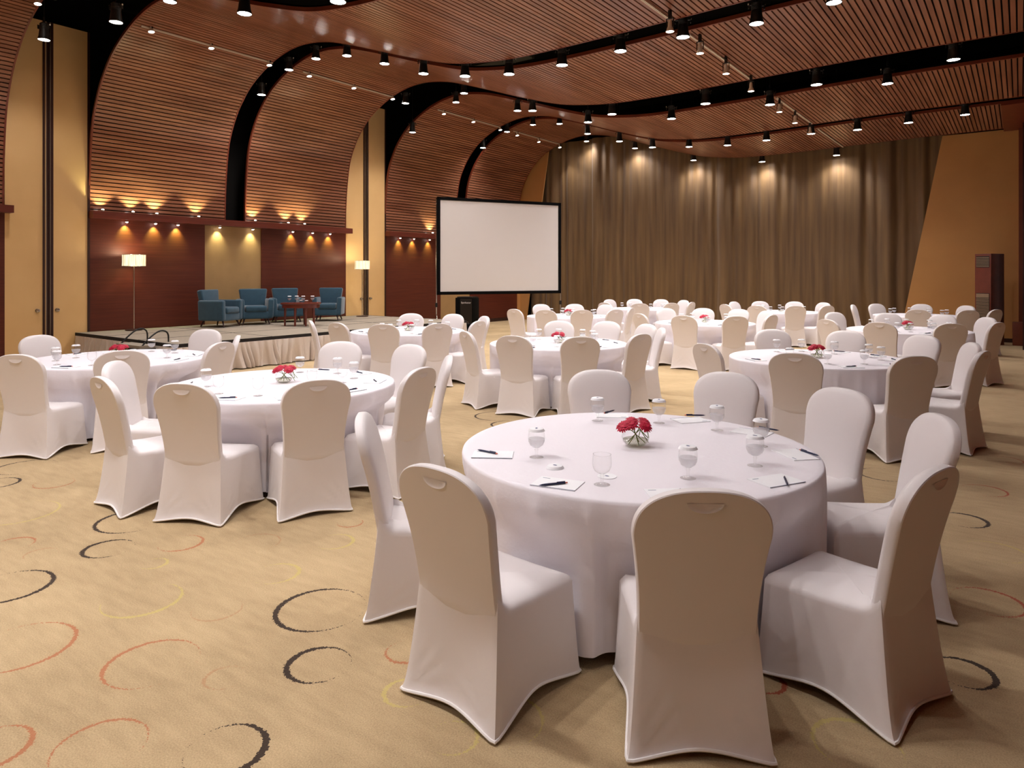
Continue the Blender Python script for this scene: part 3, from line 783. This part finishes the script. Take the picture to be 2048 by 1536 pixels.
ac = empty('air_conditioner', (-.57, 20.0, 0), math.radians(-30)); tag(ac, 'tall wood-fronted floor standing air conditioner against the far right wall', 'air conditioner')
MB().bbox(-.38, 0, 0, .5, 0, 2.2, .006, 2).build('cabinet', M['fascia_wood'], ac)
MB().box(-.345, -.035, -.008, .0, 1.87, 2.14).build('outlet_recess', M['grille_dark'], ac, smooth=False); MB().box(-.345, -.035, -.008, 0, .5, 1.25).build('intake_recess', M['grille_dark'], ac, smooth=False)
s = MB()
for k in range(7): s.box(-.34, -.04, -.018, -.008, 1.885 + k * .036, 1.897 + k * .036)
s.build('outlet_louvre', M['grille_tan'], ac, smooth=False)
s = MB()
for k in range(24): s.box(-.34, -.04, -.018, -.008, .52 + k * .03, .532 + k * .03 + (.012 if k > 20 else 0))
s.build('intake_louvre', M['grille_tan'], ac, smooth=False)
wb = MB().bbox(-.16, .1, 20.35, 20.6, 0, .56, .008, 2).build('wooden_box', M['fascia_wood']); tag(wb, 'low dark wooden box on the floor right of the tall air conditioner', 'box')

# ------------------------------------------------------------------ chair
def make_chair():
    r = empty('banquet_chair'); tag(r, 'white covered banquet chair', 'chair')
    HB = [(-.26, -.325), (.26, -.325), (.238, .262), (-.238, .262)]     # hem corners: rear left, rear right, front right, front left
    TB = [(-.215, -.256), (.215, -.256), (.216, .232), (-.216, .232)]    # rim corners
    TZ = [.495, .495, .40, .40]
    NS = 26
    def loop(corners, cr):
        out = []
        for k in range(4):
            a = Vector(corners[k]); b = Vector(corners[(k+1) % 4])
            for i in range(NS):
                out.append((k, i / NS, a.lerp(b, i / NS)))
        return out
    HL = loop(HB, 0); TLp = loop(TB, 0); nn = 4 * NS
    cen = Vector((0, -.015)); rows = []; R = 22
    def pt(i, t):
        k, s, h = HL[i]; _, _, tp = TLp[i]
        z0 = .012 + (.046 if k in (1, 3) else .024) * math.sin(PI * s) ** 1.3
        if k == 2: z0 = .012 + .03 * math.sin(PI * s)
        za, zb = TZ[k], TZ[(k+1) % 4]
        if k in (1, 3):
            ss = s if k == 1 else 1 - s
            z1 = .425 + .07 * max(0, 1 - ss * 7) ** 1.5 - .025 * ss
        elif k == 0: z1 = .495 - .03 * math.sin(PI * s)
        else: z1 = za
        e = t ** 0.62 if k == 0 else t ** 0.75
        p = h.lerp(tp, e)
        # cloth is pulled inwards between the corners
        inn = .035 * math.sin(PI * s) * (1 - t) ** 1.2 if k != 2 else .01 * math.sin(PI * s) * (1 - t)
        d = (cen - p).normalized()
        p = p + d * inn
        # fine tension folds radiating from the feet
        fold = 0
        for e0 in (s, 1 - s):
            ph = math.atan2(t * .45, e0 * (.58 if k in (1, 3) else .5) + 1e-4); rad = math.hypot(t * .45, e0 * .58)
            fold += .0042 * math.sin(ph * 17 + k) * math.exp(-((rad - .10) / .11) ** 2) * smoothstep(0.0, .5, ph) * smoothstep(1.5, 1.0, ph)
        p = p - d * fold
        # soften corners
        c = min(s, 1 - s)
        if c < .04: p = p + (cen - p) * .02 * (1 - c / .04)
        return (p.x, p.y, z0 + (z1 - z0) * t)
    for j in range(R): rows += [pt(i, j / (R - 1)) for i in range(nn)]
    # rounded rim and cushion top
    for (ins, dz) in ((.012, .014), (.032, .024), (.07, .032), (.13, .038), (.19, .04)):
        for i in range(nn):
            x, y, z = pt(i, 1.0); k, s, _ = HL[i]
            q = Vector((x, y)); d = (cen - q); L = d.length
            q = q + d / L * min(ins, L * .97)
            zz = .405 + dz
            if k == 0: zz = z if ins < .02 else .405 + dz
            elif k in (1, 3): zz = z + dz * .9 if ins < .03 else (z * .4 + .415 * .6) + dz if ins < .1 else .412 + dz
            rows.append((q.x, q.y, zz))
    mb = MB(); mb.grid(rows, nn, R + 5, wrap=True)
    o = len(rows) - nn; mb.v.append((cen.x, cen.y, .454)); c = len(mb.v) - 1
    mb.f += [(o + i, o + (i + 1) % nn, c) for i in range(nn)]
    mb.build('seat_cover', M['chair_cloth'], r, fix=False, angle=50)
    # hem piping
    hem = [(p[0], p[1], p[2]) for p in (pt(i, 0) for i in range(nn))]
    MB().tube(hem, .0065, 6, closed=True).build('hem', M['hem_cloth'], r)
    # backrest
    ZB = .38; ZS = .80; ZT = .972
    outl = []                    # half outline from bottom right up to top centre
    for i in range(15):
        t = i / 14; z = ZB + (ZS - ZB) * t
        outl.append((.211 + .030 * max(0, (t - .2) / .8) ** 1.8, z))
    for i in range(1, 25):
        a = i / 24 * PI / 2; q_ = 2 / 2.5
        outl.append((.241 * max(math.cos(a), 0) ** q_ + (.0 if i < 24 else 0), ZS + (ZT - ZS) * math.sin(a) ** q_))
    outl[-1] = (0.0, ZT)
    full = outl + [(-x, z) for x, z in outl[-2::-1]]
    full += [(x_, .38) for x_ in (-.18, -.15, -.10, -.05, 0, .05, .10, .15, .18)]
    def spine(z): return -.232 - .125 * (max(z - .44, 0) / .53) ** 1.05 + .008 * math.sin(PI * min(1, max(0, (z - .47) / .5)))
    T = .028
    n2 = len(full); pc = (0, .72)
    def layer(scale, dy):
        res = []
        for x, z in full:
            xx = pc[0] + (x - pc[0]) * scale; zz = pc[1] + (z - pc[1]) * scale
            res.append((xx, spine(zz) + dy, zz))
        return res
    m = MB(); lay = []
    specs = [(0.2, T + .012), (.45, T + .012), (.7, T + .008), (.88, T + .002), (.955, T - .004), (.99, T - .014), (1.0, .008), (1.0, -.010), (.992, -T + .004), (.975, -T), (.88, -T - .001), (.7, -T - .001), (.45, -T - .001), (.2, -T - .001)]
    for s, dy in specs: lay += layer(s, dy)
    m.grid(lay, n2, len(specs), wrap=True)
    for base, dy in ((0, T + .012), ((len(specs) - 1) * n2, -T - .001)):
        m.v.append((0, spine(.72) + dy, .72)); c = len(m.v) - 1
        m.f += [(base + i, base + (i + 1) % n2, c) for i in range(n2)]
    m.build('backrest', M['chair_cloth'], r, fix=True, angle=38)
    # hand hold near the top, seen as a shallow pocket in the cover
    hp = MB(); nn2 = 20; pts = []
    for k, sc in enumerate((1.0, .8, .5, .02)):
        for i in range(nn2):
            a = PI + PI * i / (nn2 - 1)
            x = .062 * math.cos(a) * sc; zz = .925 + .034 * math.sin(a) * sc - (.0)
            dep = (0.002, .0, -.001, -.002)[k]
            yy = spine(zz) - T - .0035 - dep - .006 * (zz < .92) * (.925 - zz) / .034
            pts.append((x, yy, zz))
    hp.grid(pts, nn2, 4); hp.build('hand_hold', M['chair_cloth'], r, fix=True)
    return r
CH = make_chair()

TABLES = [('T1', (1271, 3.757), 'front right table'), ('T2', (568, 5.96), 'front middle table'), ('T3', (236, 7.74), 'far left table'),
          ('T4', (816, 11.5), 'table by the stage'), ('T5', (1117, 9.45), 'second-row middle table'), ('T6', (1634, 7.75), 'second-row right table'),
          ('T7', (1137, 15.65), 'third-row left table'), ('T8', (1409.4, 13.45), 'third-row middle table'), ('T11', (1815.8, 11.7), 'third-row right table'),
          ('T9', (1287, 19.0), 'back-row left table'), ('T10', (1562, 17.4), 'back-row middle table'), ('T12', (1838, 15.8), 'back-row right table')]
CHAIRS = dict(
T1=[(866,935,1.459),(1422,987,1.385),(1880,935,1.452),(1890,829),(1695,776),(1455,743),(1195,738),(728,828,1.437)],
T2=[(340,768,1.31),(645,766,1.30),(200,755,1.38),(220,727),(683,682),(826,688),(850,735),(905,711,1.40)],
T3=[(72,673),(30,709),(245,700,1.30),(431,683,1.30),(473,671,1.22),(418,658)],
T4=[(619,641),(669,645),(769,648),(875,645),(957,639),(973,632),(906,628),(825,627)],
T5=[(928,661),(1028,669),(1156,671),(1286,665),(1320,656),(1292,648),(1230,643),(1120,641)],
T6=[(1405,687),(1587,706),(1833,712),(1975,702),(1952,685),(1853,670),(1695,661),(1541,658)],
T7=[(1028,618),(1096,619.5),(1178,619),(1231,617.5),(1248,614),(1213,610.5),(1150,608.5),(1080,608.5)],
T8=[(1277,627),(1367,631),(1477,631),(1545,627),(1533,625),(1480,618),(1407,616),(1330,616)],
T9=[(1208,605),(1280,606.5),(1348,604),(1383,603.5),(1369,600),(1325,598.5),(1265.6,598),(1219,599)],
T10=[(1448,609),(1513,612),(1601,611),(1649,609),(1641,607),(1599,604.5),(1518,603),(1466,603)],
T11=[(1651,638.6),(1758,644.5),(1904,647),(2000,641.5),(1979,635),(1888,630),(1775,626),(1666,624)],
T12=[(1751,608),(1836,619.6),(1939,621),(1996,619),(1936,611.6),(1843,608.6),(1703,609)])
TZH = 0.76; TR = 0.935
def from_depth(u, Z, z=0.0):
    d = ray(u, HZ); return Vector((d[0] * Z, d[1] * Z, z))

# ------------------------------------------------------------------ table and cloth
def make_table():
    r = empty('round_table'); tag(r, 'round banquet table', 'table')
    MB().lathe([(0.0, .725), (.925, .725), (.93, .735), (.93, .75), (.925, .755), (0.0, .755)], 48, cap=False).build('tabletop', M['rail_wood'], r)
    for a in (45, 135, 225, 315):
        c, s_ = math.cos(math.radians(a)), math.sin(math.radians(a))
        MB().tube([(.50*c, .50*s_, .725), (.56*c, .56*s_, 0)], .018, 8).build('leg', M['black_metal'], r)
    return r
TBP = make_table()
def make_cloth(seed, rz, chairs):
    # chairs: (x, y, heading) in the table's own unrotated frame; the cloth gives way where a seat touches it
    loc = [(x, y, math.cos(-h), math.sin(-h)) for x, y, h in chairs]
    def give(x, y, z):
        if z > .68: return x, y
        for cx_, cy_, c_, s_ in loc:
            dx, dy = x - cx_, y - cy_
            lx, ly = dx * c_ - dy * s_, dx * s_ + dy * c_
            w = smoothstep(.40, .25, abs(lx)) if abs(lx) < .40 else 0
            if w <= 0: continue
            w *= 1 if z < .50 else smoothstep(.68, .50, z)
            lim = .278
            if ly < lim:
                ly += (lim - ly) * w
                x = cx_ + lx * c_ + ly * s_; y = cy_ - lx * s_ + ly * c_
        return x, y
    rnd = random.Random(seed); n = 360; mb = MB(); pts = []
    knots = []; a = 0
    while a < 2 * PI - .12: knots.append(a); a += rnd.uniform(.14, .34)
    amp = [rnd.uniform(.35, 1.0) for _ in knots]; wd = [rnd.uniform(.03, .075) for _ in knots]
    lean = [rnd.uniform(-.05, .05) for _ in knots]
    for s in (.02, .3, .6, .85, .97):
        for i in range(n):
            t = 2 * PI * i / n; pts.append((TR * s * math.cos(t), TR * s * math.sin(t), TZH))
    for (dr, z) in ((0.0, TZH - .001), (.008, TZH - .006), (.011, TZH - .018)):
        for i in range(n):
            t = 2 * PI * i / n; pts.append(((TR + dr) * math.cos(t), (TR + dr) * math.sin(t), z))
    H = TZH - .045
    hemv = [rnd.uniform(-.012, .02) for _ in range(12)]
    for j in range(1, 17):
        t = j / 16
        for i in range(n):
            th = 2 * PI * i / n; off = 0
            for k, ka in enumerate(knots):
                d = (th - ka - lean[k] * t + PI) % (2 * PI) - PI
                off += amp[k] * math.exp(-(d / (wd[k] * (.6 + .6 * t))) ** 2)
            base = TR + .011 - .045 * t
            rr = base + off * (.006 * min(1, t * 6) + .07 * t ** .8) + .003 * math.sin(23 * th) * t
            z = TZH - .018 - (H - .018) * t + (hemv[int(i / n * 12)] * (1 if j == 16 else 0) * 0)
            z += .018 * math.sin(3 * th + seed) * t * t
            gx, gy = give(rr * math.cos(th), rr * math.sin(th), z)
            pts.append((gx, gy, max(z, .02)))
    mb.grid(pts, n, 5 + 3 + 16, wrap=True)
    c = len(mb.v); mb.v.append((0, 0, TZH)); mb.f += [((i + 1) % n, i, c) for i in range(n)]
    o = mb.build('tablecloth', M['table_cloth'], fix=False, angle=60)
    return o

# ------------------------------------------------------------------ goblet, pad, pen, lid, flowers
def make_lid(parent=None, z=0.0):
    l = MB(); n = 48; vs = []
    for (r0, zz, rib) in ((.0, .013, 0), (.034, .013, 0), (.037, .0115, 0), (.0435, .0, 1), (.042, .0, 0), (.034, .0105, 0), (.0, .0105, 0)):
        for i in range(n):
            a = 2 * PI * i / n; rr = r0 + (.0008 if (i % 2 and rib) else 0); vs.append((rr * math.cos(a), rr * math.sin(a), z + zz))
    l.grid(vs, n, 7, wrap=True)
    o = l.build('paper_lid', M['paper'], parent, fix=False, angle=30)
    g = MB(); vs = []
    for s_ in (0.02, .7, 1.0):
        for i in range(18):
            a = 2 * PI * i / 18; vs.append((.011 * s_ * math.cos(a), .006 * s_ * math.sin(a), z + .0137))
    g.grid(vs, 18, 3, wrap=True); g.build('printed_emblem', M['ink'], o, fix=True)
    return o
def make_goblet(simple=False, lid=True):
    r = empty('water_goblet'); tag(r, 'goblet', 'goblet')
    n = 12 if simple else 28
    MB().lathe([(.0395, .137), (.0418, .12), (.0432, .10), (.0415, .082), (.034, .065), (.018, .053), (.006, .049)], n, cap=False).build('bowl', M['glass'], r, fix=False)
    MB().lathe([(.010, .052), (.007, .046), (.0105, .040), (.007, .034), (.0062, .018), (.009, .010)], max(8, n // 2), cap=False).build('stem', M['glass'], r, fix=False)
    MB().lathe([(.009, .010), (.02, .006), (.034, .0035), (.0365, .0018), (.034, .0008), (0.0, .0008)], n, cap=False).build('foot', M['glass'], r, fix=False)
    if not simple: MB().tube([(.040 * math.cos(2*PI*i/32), .040 * math.sin(2*PI*i/32), .137) for i in range(32)], .0011, 6, closed=True).build('rim', M['glass'], r)
    if lid:
        make_lid(r, .137)
        MB().lathe([(0.0, .0505), (.014, .0535), (.032, .067), (.0400, .083), (.0418, .098), (0.0, .098)], n, cap=False).build('water', M['water'], r)  # whitish body, brightness of the refracted cloth put into its colour
    return r
G_OPEN = make_goblet(False, False); G_LID = make_goblet(False, True)
def make_pad():
    r = empty('notepad'); tag(r, 'notepad', 'notepad')
    MB().box(-.105, .105, -.0725, .0725, 0, .0035).build('paper_block', M['paper'], r, smooth=False)
    MB().box(-.105, .105, -.0725, -.071, -.0, .0042).build('binding_edge', M['ink'], r, smooth=False)
    e = MB(); e.box(-.09, -.055, .05, .054, .0035, .0038); e.build('printed_line', M['ink'], r, smooth=False)
    return r
PAD = make_pad()
def make_pen():
    r = empty('pen'); tag(r, 'pen', 'pen')
    rot = Matrix.Rotation(PI / 2, 4, 'Y')
    MB().lathe([(.0005, -.07), (.0012, -.066), (.004, -.055), (.005, -.04), (.005, .055)], 12, mtx=rot, c=(0, 0, .005)).build('barrel', M['blue_plastic'], r)
    MB().lathe([(.0035, .055), (.0035, .064), (.002, .067)], 10, mtx=rot, c=(0, 0, .005)).build('push_button', M['copper'], r)
    MB().box(.015, .055, -.001, .001, .010, .0125).build('clip', M['blue_plastic'], r, smooth=False)
    return r
PEN = make_pen()
def make_vase():
    r = empty('glass_bowl'); tag(r, 'round glass bowl', 'vase')
    pr = [(0.0, .002), (.035, .002), (.05, .008), (.068, .028), (.075, .052), (.071, .075), (.058, .096), (.054, .100)]
    MB().lathe(pr, 32, cap=False).build('bowl', M['glass'], r, fix=False)
    MB().lathe([(0.0, .006), (.034, .006), (.048, .012), (.064, .030), (.069, .040), (.066, .0415), (0.0, .040)], 28, cap=False).build('water', M['vase_water'], r, fix=False)
    return r
VASE = make_vase()
def make_flower():
    r = empty('gerbera'); tag(r, 'red gerbera', 'flower')
    p = MB(); rnd = random.Random(5)
    for ring, (L, wv, el, cnt, z) in enumerate([(.042, .0105, .05, 20, 0), (.037, .0100, .26, 18, .002), (.026, .0080, .55, 14, .004), (.016, .005, .9, 12, .004)]):
        for i in range(cnt):
            a = 2 * PI * (i + .5 * ring) / cnt + rnd.uniform(-.05, .05); l = L * rnd.uniform(.92, 1.06); e = el + rnd.uniform(-.12, .08)
            d = Vector((math.cos(a), math.sin(a), 0)); s_ = Vector((-math.sin(a), math.cos(a), 0)); vs = []
            for t, w in ((.15, .45), (.45, .95), (.75, 1.0), (.93, .6), (1.0, .12)):
                q = d * (l * t * math.cos(e)) + Vector((0, 0, z + l * t * math.sin(e) - .012 * t * t))
                vs += [q - s_ * wv * w * .5, q + Vector((0, 0, .0012)) , q + s_ * wv * w * .5]
            p.grid(vs, 3, 5)
    p.build('petals', M['petal'], r, fix=False, angle=80)
    MB().lathe([(0.0, .006), (.006, .007), (.009, .005), (.012, .002)], 14, cap=False).build('centre', M['petal_core'], r)
    return r
FL = make_flower()
def make_cup_small():
    r = empty('sweet_dish'); tag(r, 'small footed glass dish', 'dish')
    MB().lathe([(.055, .06), (.052, .05), (.035, .035), (.012, .028), (.008, .02), (.012, .008), (.03, .002), (0, .001)], 20, cap=False).build('bowl', M['glass'], r, fix=False)
    MB().lathe([(0.0, .052), (.04, .046), (.033, .036), (0.0, .03)], 14, cap=False).build('wrapped_sweets', M['paper'], r)
    return r
DISH = make_cup_small()

def rect_of(d):
    r = d.length; a = math.atan2(d.y, d.x); o = Vector((math.cos(a), math.sin(a))); t = Vector((-o.y, o.x))
    c = o * (r - .385)
    return [c + t * sx * w + o * oy for sx, w, oy in ((-1, .262, .33), (1, .262, .33), (1, .236, -.262), (-1, .236, -.262))]
def hit(A_, B_):
    for P_, Q_ in ((A_, B_), (B_, A_)):
        for i in range(4):
            e = P_[(i + 1) % 4] - P_[i]; n = Vector((e.y, -e.x))
            a = [n.dot(p) for p in P_]; b = [n.dot(p) for p in Q_]
            if max(a) < min(b) or max(b) < min(a): return False
    return True
def spread(pos, n_it=120):
    # neighbouring chairs may stand close but not inside one another
    pr = [[d.length, math.atan2(d.y, d.x)] for d in pos]
    for _ in range(n_it):
        moved = False
        for i in range(len(pr)):
            for j in range(i + 1, len(pr)):
                vi = Vector((pr[i][0] * math.cos(pr[i][1]), pr[i][0] * math.sin(pr[i][1]))); vj = Vector((pr[j][0] * math.cos(pr[j][1]), pr[j][0] * math.sin(pr[j][1])))
                if hit(rect_of(vi), rect_of(vj)):
                    s_ = 1 if (pr[i][1] - pr[j][1] + PI) % (2 * PI) - PI > 0 else -1
                    pr[i][1] += s_ * .006; pr[j][1] -= s_ * .006; pr[i][0] += .002; pr[j][0] += .002; moved = True
        if not moved: break
    return [Vector((r * math.cos(a), r * math.sin(a))) for r, a in pr]
DIRN = ['right', 'far right', 'far', 'far left', 'left', 'near left', 'near', 'near right']
def view_dir(cx, cy, x, y):
    dx, dy = x - cx, y - cy
    r_ = dx * CS + dy * SN; f_ = -dx * SN + dy * CS
    return math.degrees(math.atan2(f_, r_)) % 360
def assign_dirs(angs):
    """give each seat its own direction word, going round in order"""
    idx = sorted(range(len(angs)), key=lambda i: angs[i]); best = None; n = len(angs)
    from itertools import combinations
    slots = list(range(8))
    for comb in combinations(slots, n):
        for rot in range(n):
            cost = 0
            for k in range(n):
                d = abs((angs[idx[k]] - comb[(k + rot) % n] * 45 + 180) % 360 - 180); cost += d * d
            if best is None or cost < best[0]: best = (cost, comb, rot)
    res = [None] * n
    for k in range(n): res[idx[k]] = DIRN[best[1][(k + best[2]) % n]]
    return res

# measured places on the three nearest tables: base pixel of goblet, pad corners, pen ends
GOB = {'T1': [(1073,915,1),(1204,970,0),(1376,957,1),(1510,932,1),(1522,893,1),(1434,861,1),(1318,846.5,1),(1195,842,1)],
       'T2': [(412,774,1),(437,788,0),(516,792,0),(600,745,1),(675,747,1),(708,757,1),(685,766,0),(624,774,0)],
       'T3': [(111,722,1),(114,730,1),(152,716,1),(184,731,0),(303,703,1),(334,716,1),(350,706,1),(215,734,0)]}
PADS1 = [((985,911), (-80), None, None), ]
T1PADS = [((943,920),(1028,916),(1020,900),(956,903),(995,911)), ((1056,972),(1112,987),(1169,962),(1077,975),(1137,969)),
          ((1306,975),(1318,1000),(1378,975),(1365,983),(1329,998)), ((1506,958),(1590,985),(1634,975),(1568,956),(1576,976)),
          ((1569,915),(1663,921),(1646,908),(1597,902),(1640,916)), ((1485,862),(1543,868),(1578,865),(1514,857),(1558,864)),
          ((1351,838.5),(1397,844.7),(1418,834),(1369,833),(1410,833.5)), ((1203,834),(1243,835),(1232,823),(1208,829),(1229,823))]
PAD_T1 = [((986, 910), -4), ((1113, 969), -24), ((1345, 990), 4), ((1572, 967), 24), ((1612, 911), 100), ((1532, 862), 140), ((1387, 838), 196), ((1222, 829), 176)]
PEN_T1 = [((956,903),(995,911)), ((1077,975),(1137,969)), ((1329,998),(1365,983)), ((1576,976),(1568,956)), ((1640,916),(1597,902)), ((1558,864),(1514,857)), ((1410,833.5),(1369,833)), ((1229,823),(1208,829))]

ci = 0
for key, (u, Zc), tname in TABLES:
    c = from_depth(u, Zc)
    tname_full = 'the ' + tname
    rz = random.uniform(0, 6.28)
    instance(TBP, (c.x, c.y, 0), rz, 'round banquet table hidden under the white cloth, ' + tname, 'round banquet tables')
    # chairs
    pos = []
    for (pu, pv, *hem_r) in CHAIRS[key]:
        p = onz(pu, pv, .972); d = Vector((p.x - c.x, p.y - c.y)); r = d.length
        lo_, hi_ = (1.41, 1.72)
        if hem_r: d = d.normalized() * (hem_r[0] + .06)
        elif not lo_ <= r <= hi_:
            best = None
            for k in range(-300, 301):
                s_ = 1 + k * .0006; q = Vector((p.x * s_ - c.x, p.y * s_ - c.y)); rr = q.length
                err = max(lo_ - rr, rr - hi_, 0) * 10 + abs(s_ - 1)
                if best is None or err < best[0]: best = (err, q)
            d = best[1]
            if d.length < 1.40: d = d.normalized() * 1.41
            if d.length > 1.75: d = d.normalized() * 1.70
        pos.append(d)
    pos = spread(pos, 6 if key in ('T1', 'T2', 'T3') else 120)
    angs = [view_dir(0, 0, d.x, d.y) for d in pos]; dirs = assign_dirs(angs); seats = []
    for d, dn_ in zip(pos, dirs):
        rr = d.length; a = math.atan2(d.y, d.x)
        org = c + Vector((math.cos(a), math.sin(a), 0)) * (rr - .385)
        rzc = a + PI / 2 + random.uniform(-.03, .03)      # local +y looks at the table
        seats.append((org.x - c.x, org.y - c.y, rzc))
        view = 'back to camera' if dn_ in ('near', 'near left', 'near right') else 'facing camera' if dn_ in ('far', 'far left', 'far right') else 'sideways'
        lab = 'white covered chair %s of the %s, %s' % (dn_, tname, view)
        instance(CH, org, rzc, lab, 'white covered banquet chairs')
    ci += 1
    cl = make_cloth(ci * 7 + 4, rz, seats); cl.location = (c.x, c.y, 0)
    tag(cl, 'white floor length tablecloth draped over the ' + tname, 'tablecloth', 'white round tablecloths')
    # goblets
    zt_ = TZH + .0005
    if key in GOB:
        gl = []
        for (gu, gv, ld_) in GOB[key]:
            q = onz(gu, gv, TZH); dd = Vector((q.x - c.x, q.y - c.y))
            if dd.length > .85: dd = dd.normalized() * .85
            gl.append((dd, ld_))
    else:
        gl = []
        for d in pos:
            a = math.atan2(d.y, d.x) + .42 + random.uniform(-.12, .12); rr = random.uniform(.50, .66)
            gl.append((Vector((rr * math.cos(a), rr * math.sin(a))), 1))
    gd = assign_dirs([view_dir(0, 0, d.x, d.y) for d, _ in gl])
    for (d, ld_), dn_ in zip(gl, gd):
        if ld_: instance(G_LID, (c.x + d.x, c.y + d.y, zt_), random.uniform(0, 6), 'glass goblet with white paper lid, %s on the %s' % (dn_, tname), 'water goblets')
        else: instance(G_OPEN, (c.x + d.x, c.y + d.y, zt_), random.uniform(0, 6), 'open glass goblet without lid, %s on the %s' % (dn_, tname), 'water goblets')
    # pads and pens
    if key == 'T1':
        pw = []
        for (pu, pv), deg in PAD_T1:
            q = onz(pu, pv, TZH); pw.append((q, YAW + math.radians(deg)))
        pd = assign_dirs([view_dir(c.x, c.y, q.x, q.y) for q, _ in pw])
        for (q, ang), dn_, ((a0, b0), (a1, b1)) in zip(pw, pd, PEN_T1):
            q = Vector((q.x, q.y, zt_))
            dd = Vector((q.x - c.x, q.y - c.y))
            if dd.length > .82: dd = dd.normalized() * .82; q = Vector((c.x + dd.x, c.y + dd.y, zt_))
            instance(PAD, q, ang, 'white notepad at the %s edge of the %s' % (dn_, tname), 'white notepads')
            e0 = onz(a0, b0, TZH); e1 = onz(a1, b1, TZH); mid = (e0 + e1) / 2
            instance(PEN, (mid.x, mid.y, zt_ + .0042), math.atan2(e0.y - e1.y, e0.x - e1.x) if False else math.atan2(e1.y - e0.y, e1.x - e0.x), 'dark blue pen lying on the %s notepad of the %s' % (dn_, tname), 'blue pens')
    elif key in ('T2', 'T3', 'T4', 'T5', 'T6', 'T7', 'T8', 'T11'):
        for d, dn_ in zip(pos, dirs):
            a = math.atan2(d.y, d.x) - .05 + random.uniform(-.06, .06); rr = .78
            q = Vector((c.x + rr * math.cos(a), c.y + rr * math.sin(a), zt_))
            rot = a + PI / 2 + random.uniform(-.2, .2)
            instance(PAD, q, rot, 'white notepad at the %s edge of the %s' % (dn_, tname), 'white notepads')
            instance(PEN, (q.x, q.y, zt_ + .0042), rot + random.uniform(-.1, .6), 'dark blue pen lying on the %s notepad of the %s' % (dn_, tname), 'blue pens')
    # flowers
    v = instance(VASE, (c.x, c.y, zt_), 0, 'round glass bowl of water in the middle of the ' + tname, 'glass bowls with gerberas')
    sc = 1.0
    if key not in ('T9', 'T10', 'T12'):
        heads = [(-.070, -.010, .116, -.35, 'left'), (.050, -.030, .122, .25, 'front right'), (-.030, -.028, .134, -.1, 'front left'), (.058, .044, .132, .5, 'rear right'), (-.014, .050, .136, 0, 'rear left')]
        for i, (hx, hy, hz, tl, hn) in enumerate(heads):
            wx = hx * CS - hy * SN; wy = hx * SN + hy * CS
            o = instance(FL, (c.x + wx, c.y + wy, zt_ + hz), 0, 'red gerbera, %s in the glass bowl on the %s' % (hn, tname), 'red gerberas on the ' + tname)
            q = Vector((wx, wy, .11)).normalized().to_track_quat('Z', 'Y')
            tiltv = Vector((wx * 7 + SN * .55, wy * 7 - CS * .55, 1)).normalized()
            o.rotation_euler = tiltv.to_track_quat('Z', 'Y').to_euler()
            inv = tiltv.to_track_quat('Z', 'Y').inverted()
            s0 = inv @ (Vector((-wx * .75, -wy * .75, .02)) - Vector((wx, wy, hz)))
            sm_ = inv @ (Vector((wx * .25, wy * .25, .085)) - Vector((wx, wy, hz)))
            MB().tube([(0, 0, 0), sm_ * .5 + Vector((0, 0, -.004)), sm_, s0], .0024, 6).build('stem', M['green_stem'], o)

# loose lids on the front right table and one on the far left table
q = onz(1110, 936, TZH)
lidr = empty('paper_lid_loose'); bpy.data.objects.remove(lidr)
l1 = make_lid(None, 0); l1.name = 'loose_paper_cap'; l1.location = (q.x, q.y, TZH + .001); tag(l1, 'white ribbed paper lid lying loose near the open goblet', 'paper lid')
q = onz(1214, 953, TZH)
cs_ = MB().lathe([(0.0, 0), (.045, 0), (.045, .0015), (0.0, .0015)], 32, cap=False).build('paper_coaster', M['paper']); cs_.location = (q.x, q.y, TZH + .001)
tag(cs_, 'flat white paper coaster with small emblem behind the open goblet', 'coaster')
g = MB(); vs = []
for s_ in (0.02, .7, 1.0):
    for i in range(18):
        a = 2 * PI * i / 18; vs.append((.011 * s_ * math.cos(a), .006 * s_ * math.sin(a), .002))
g.grid(vs, 18, 3, wrap=True); g.build('printed_emblem', M['ink'], cs_)
q = onz(266, 701, TZH)
l2 = l1.copy(); COL.objects.link(l2); l2.location = (q.x, q.y, TZH + .001); l2['label'] = 'white paper lid lying on the cloth beside the far left table flowers'
for ch in l1.children:
    k = ch.copy(); COL.objects.link(k); k.parent = l2
# things on the coffee table
for i, (px_, py_, kind) in enumerate([(-.26, -.05, 'g'), (-.11, .03, 'g'), (.06, -.02, 'g'), (.27, .03, 'g'), (-.03, .1, 'd'), (.16, -.08, 'd')]):
    w = Vector((-13.25 + .95 * (px_ * CS - py_ * SN), 9.78 + .95 * (px_ * SN + py_ * CS), SH + .5305))
    if kind == 'g': instance(G_LID, w, 0, 'goblet with white lid on the coffee table, %s from the left' % ORD[[0, 1, 2, 3, 0, 0][i]], 'goblets on the coffee table')
    else: instance(DISH, w, 0, 'small footed glass dish of wrapped sweets on the coffee table, %s one' % ('left' if i == 4 else 'right'), 'sweet dishes')
    
for pr in (G_OPEN,):
    pass
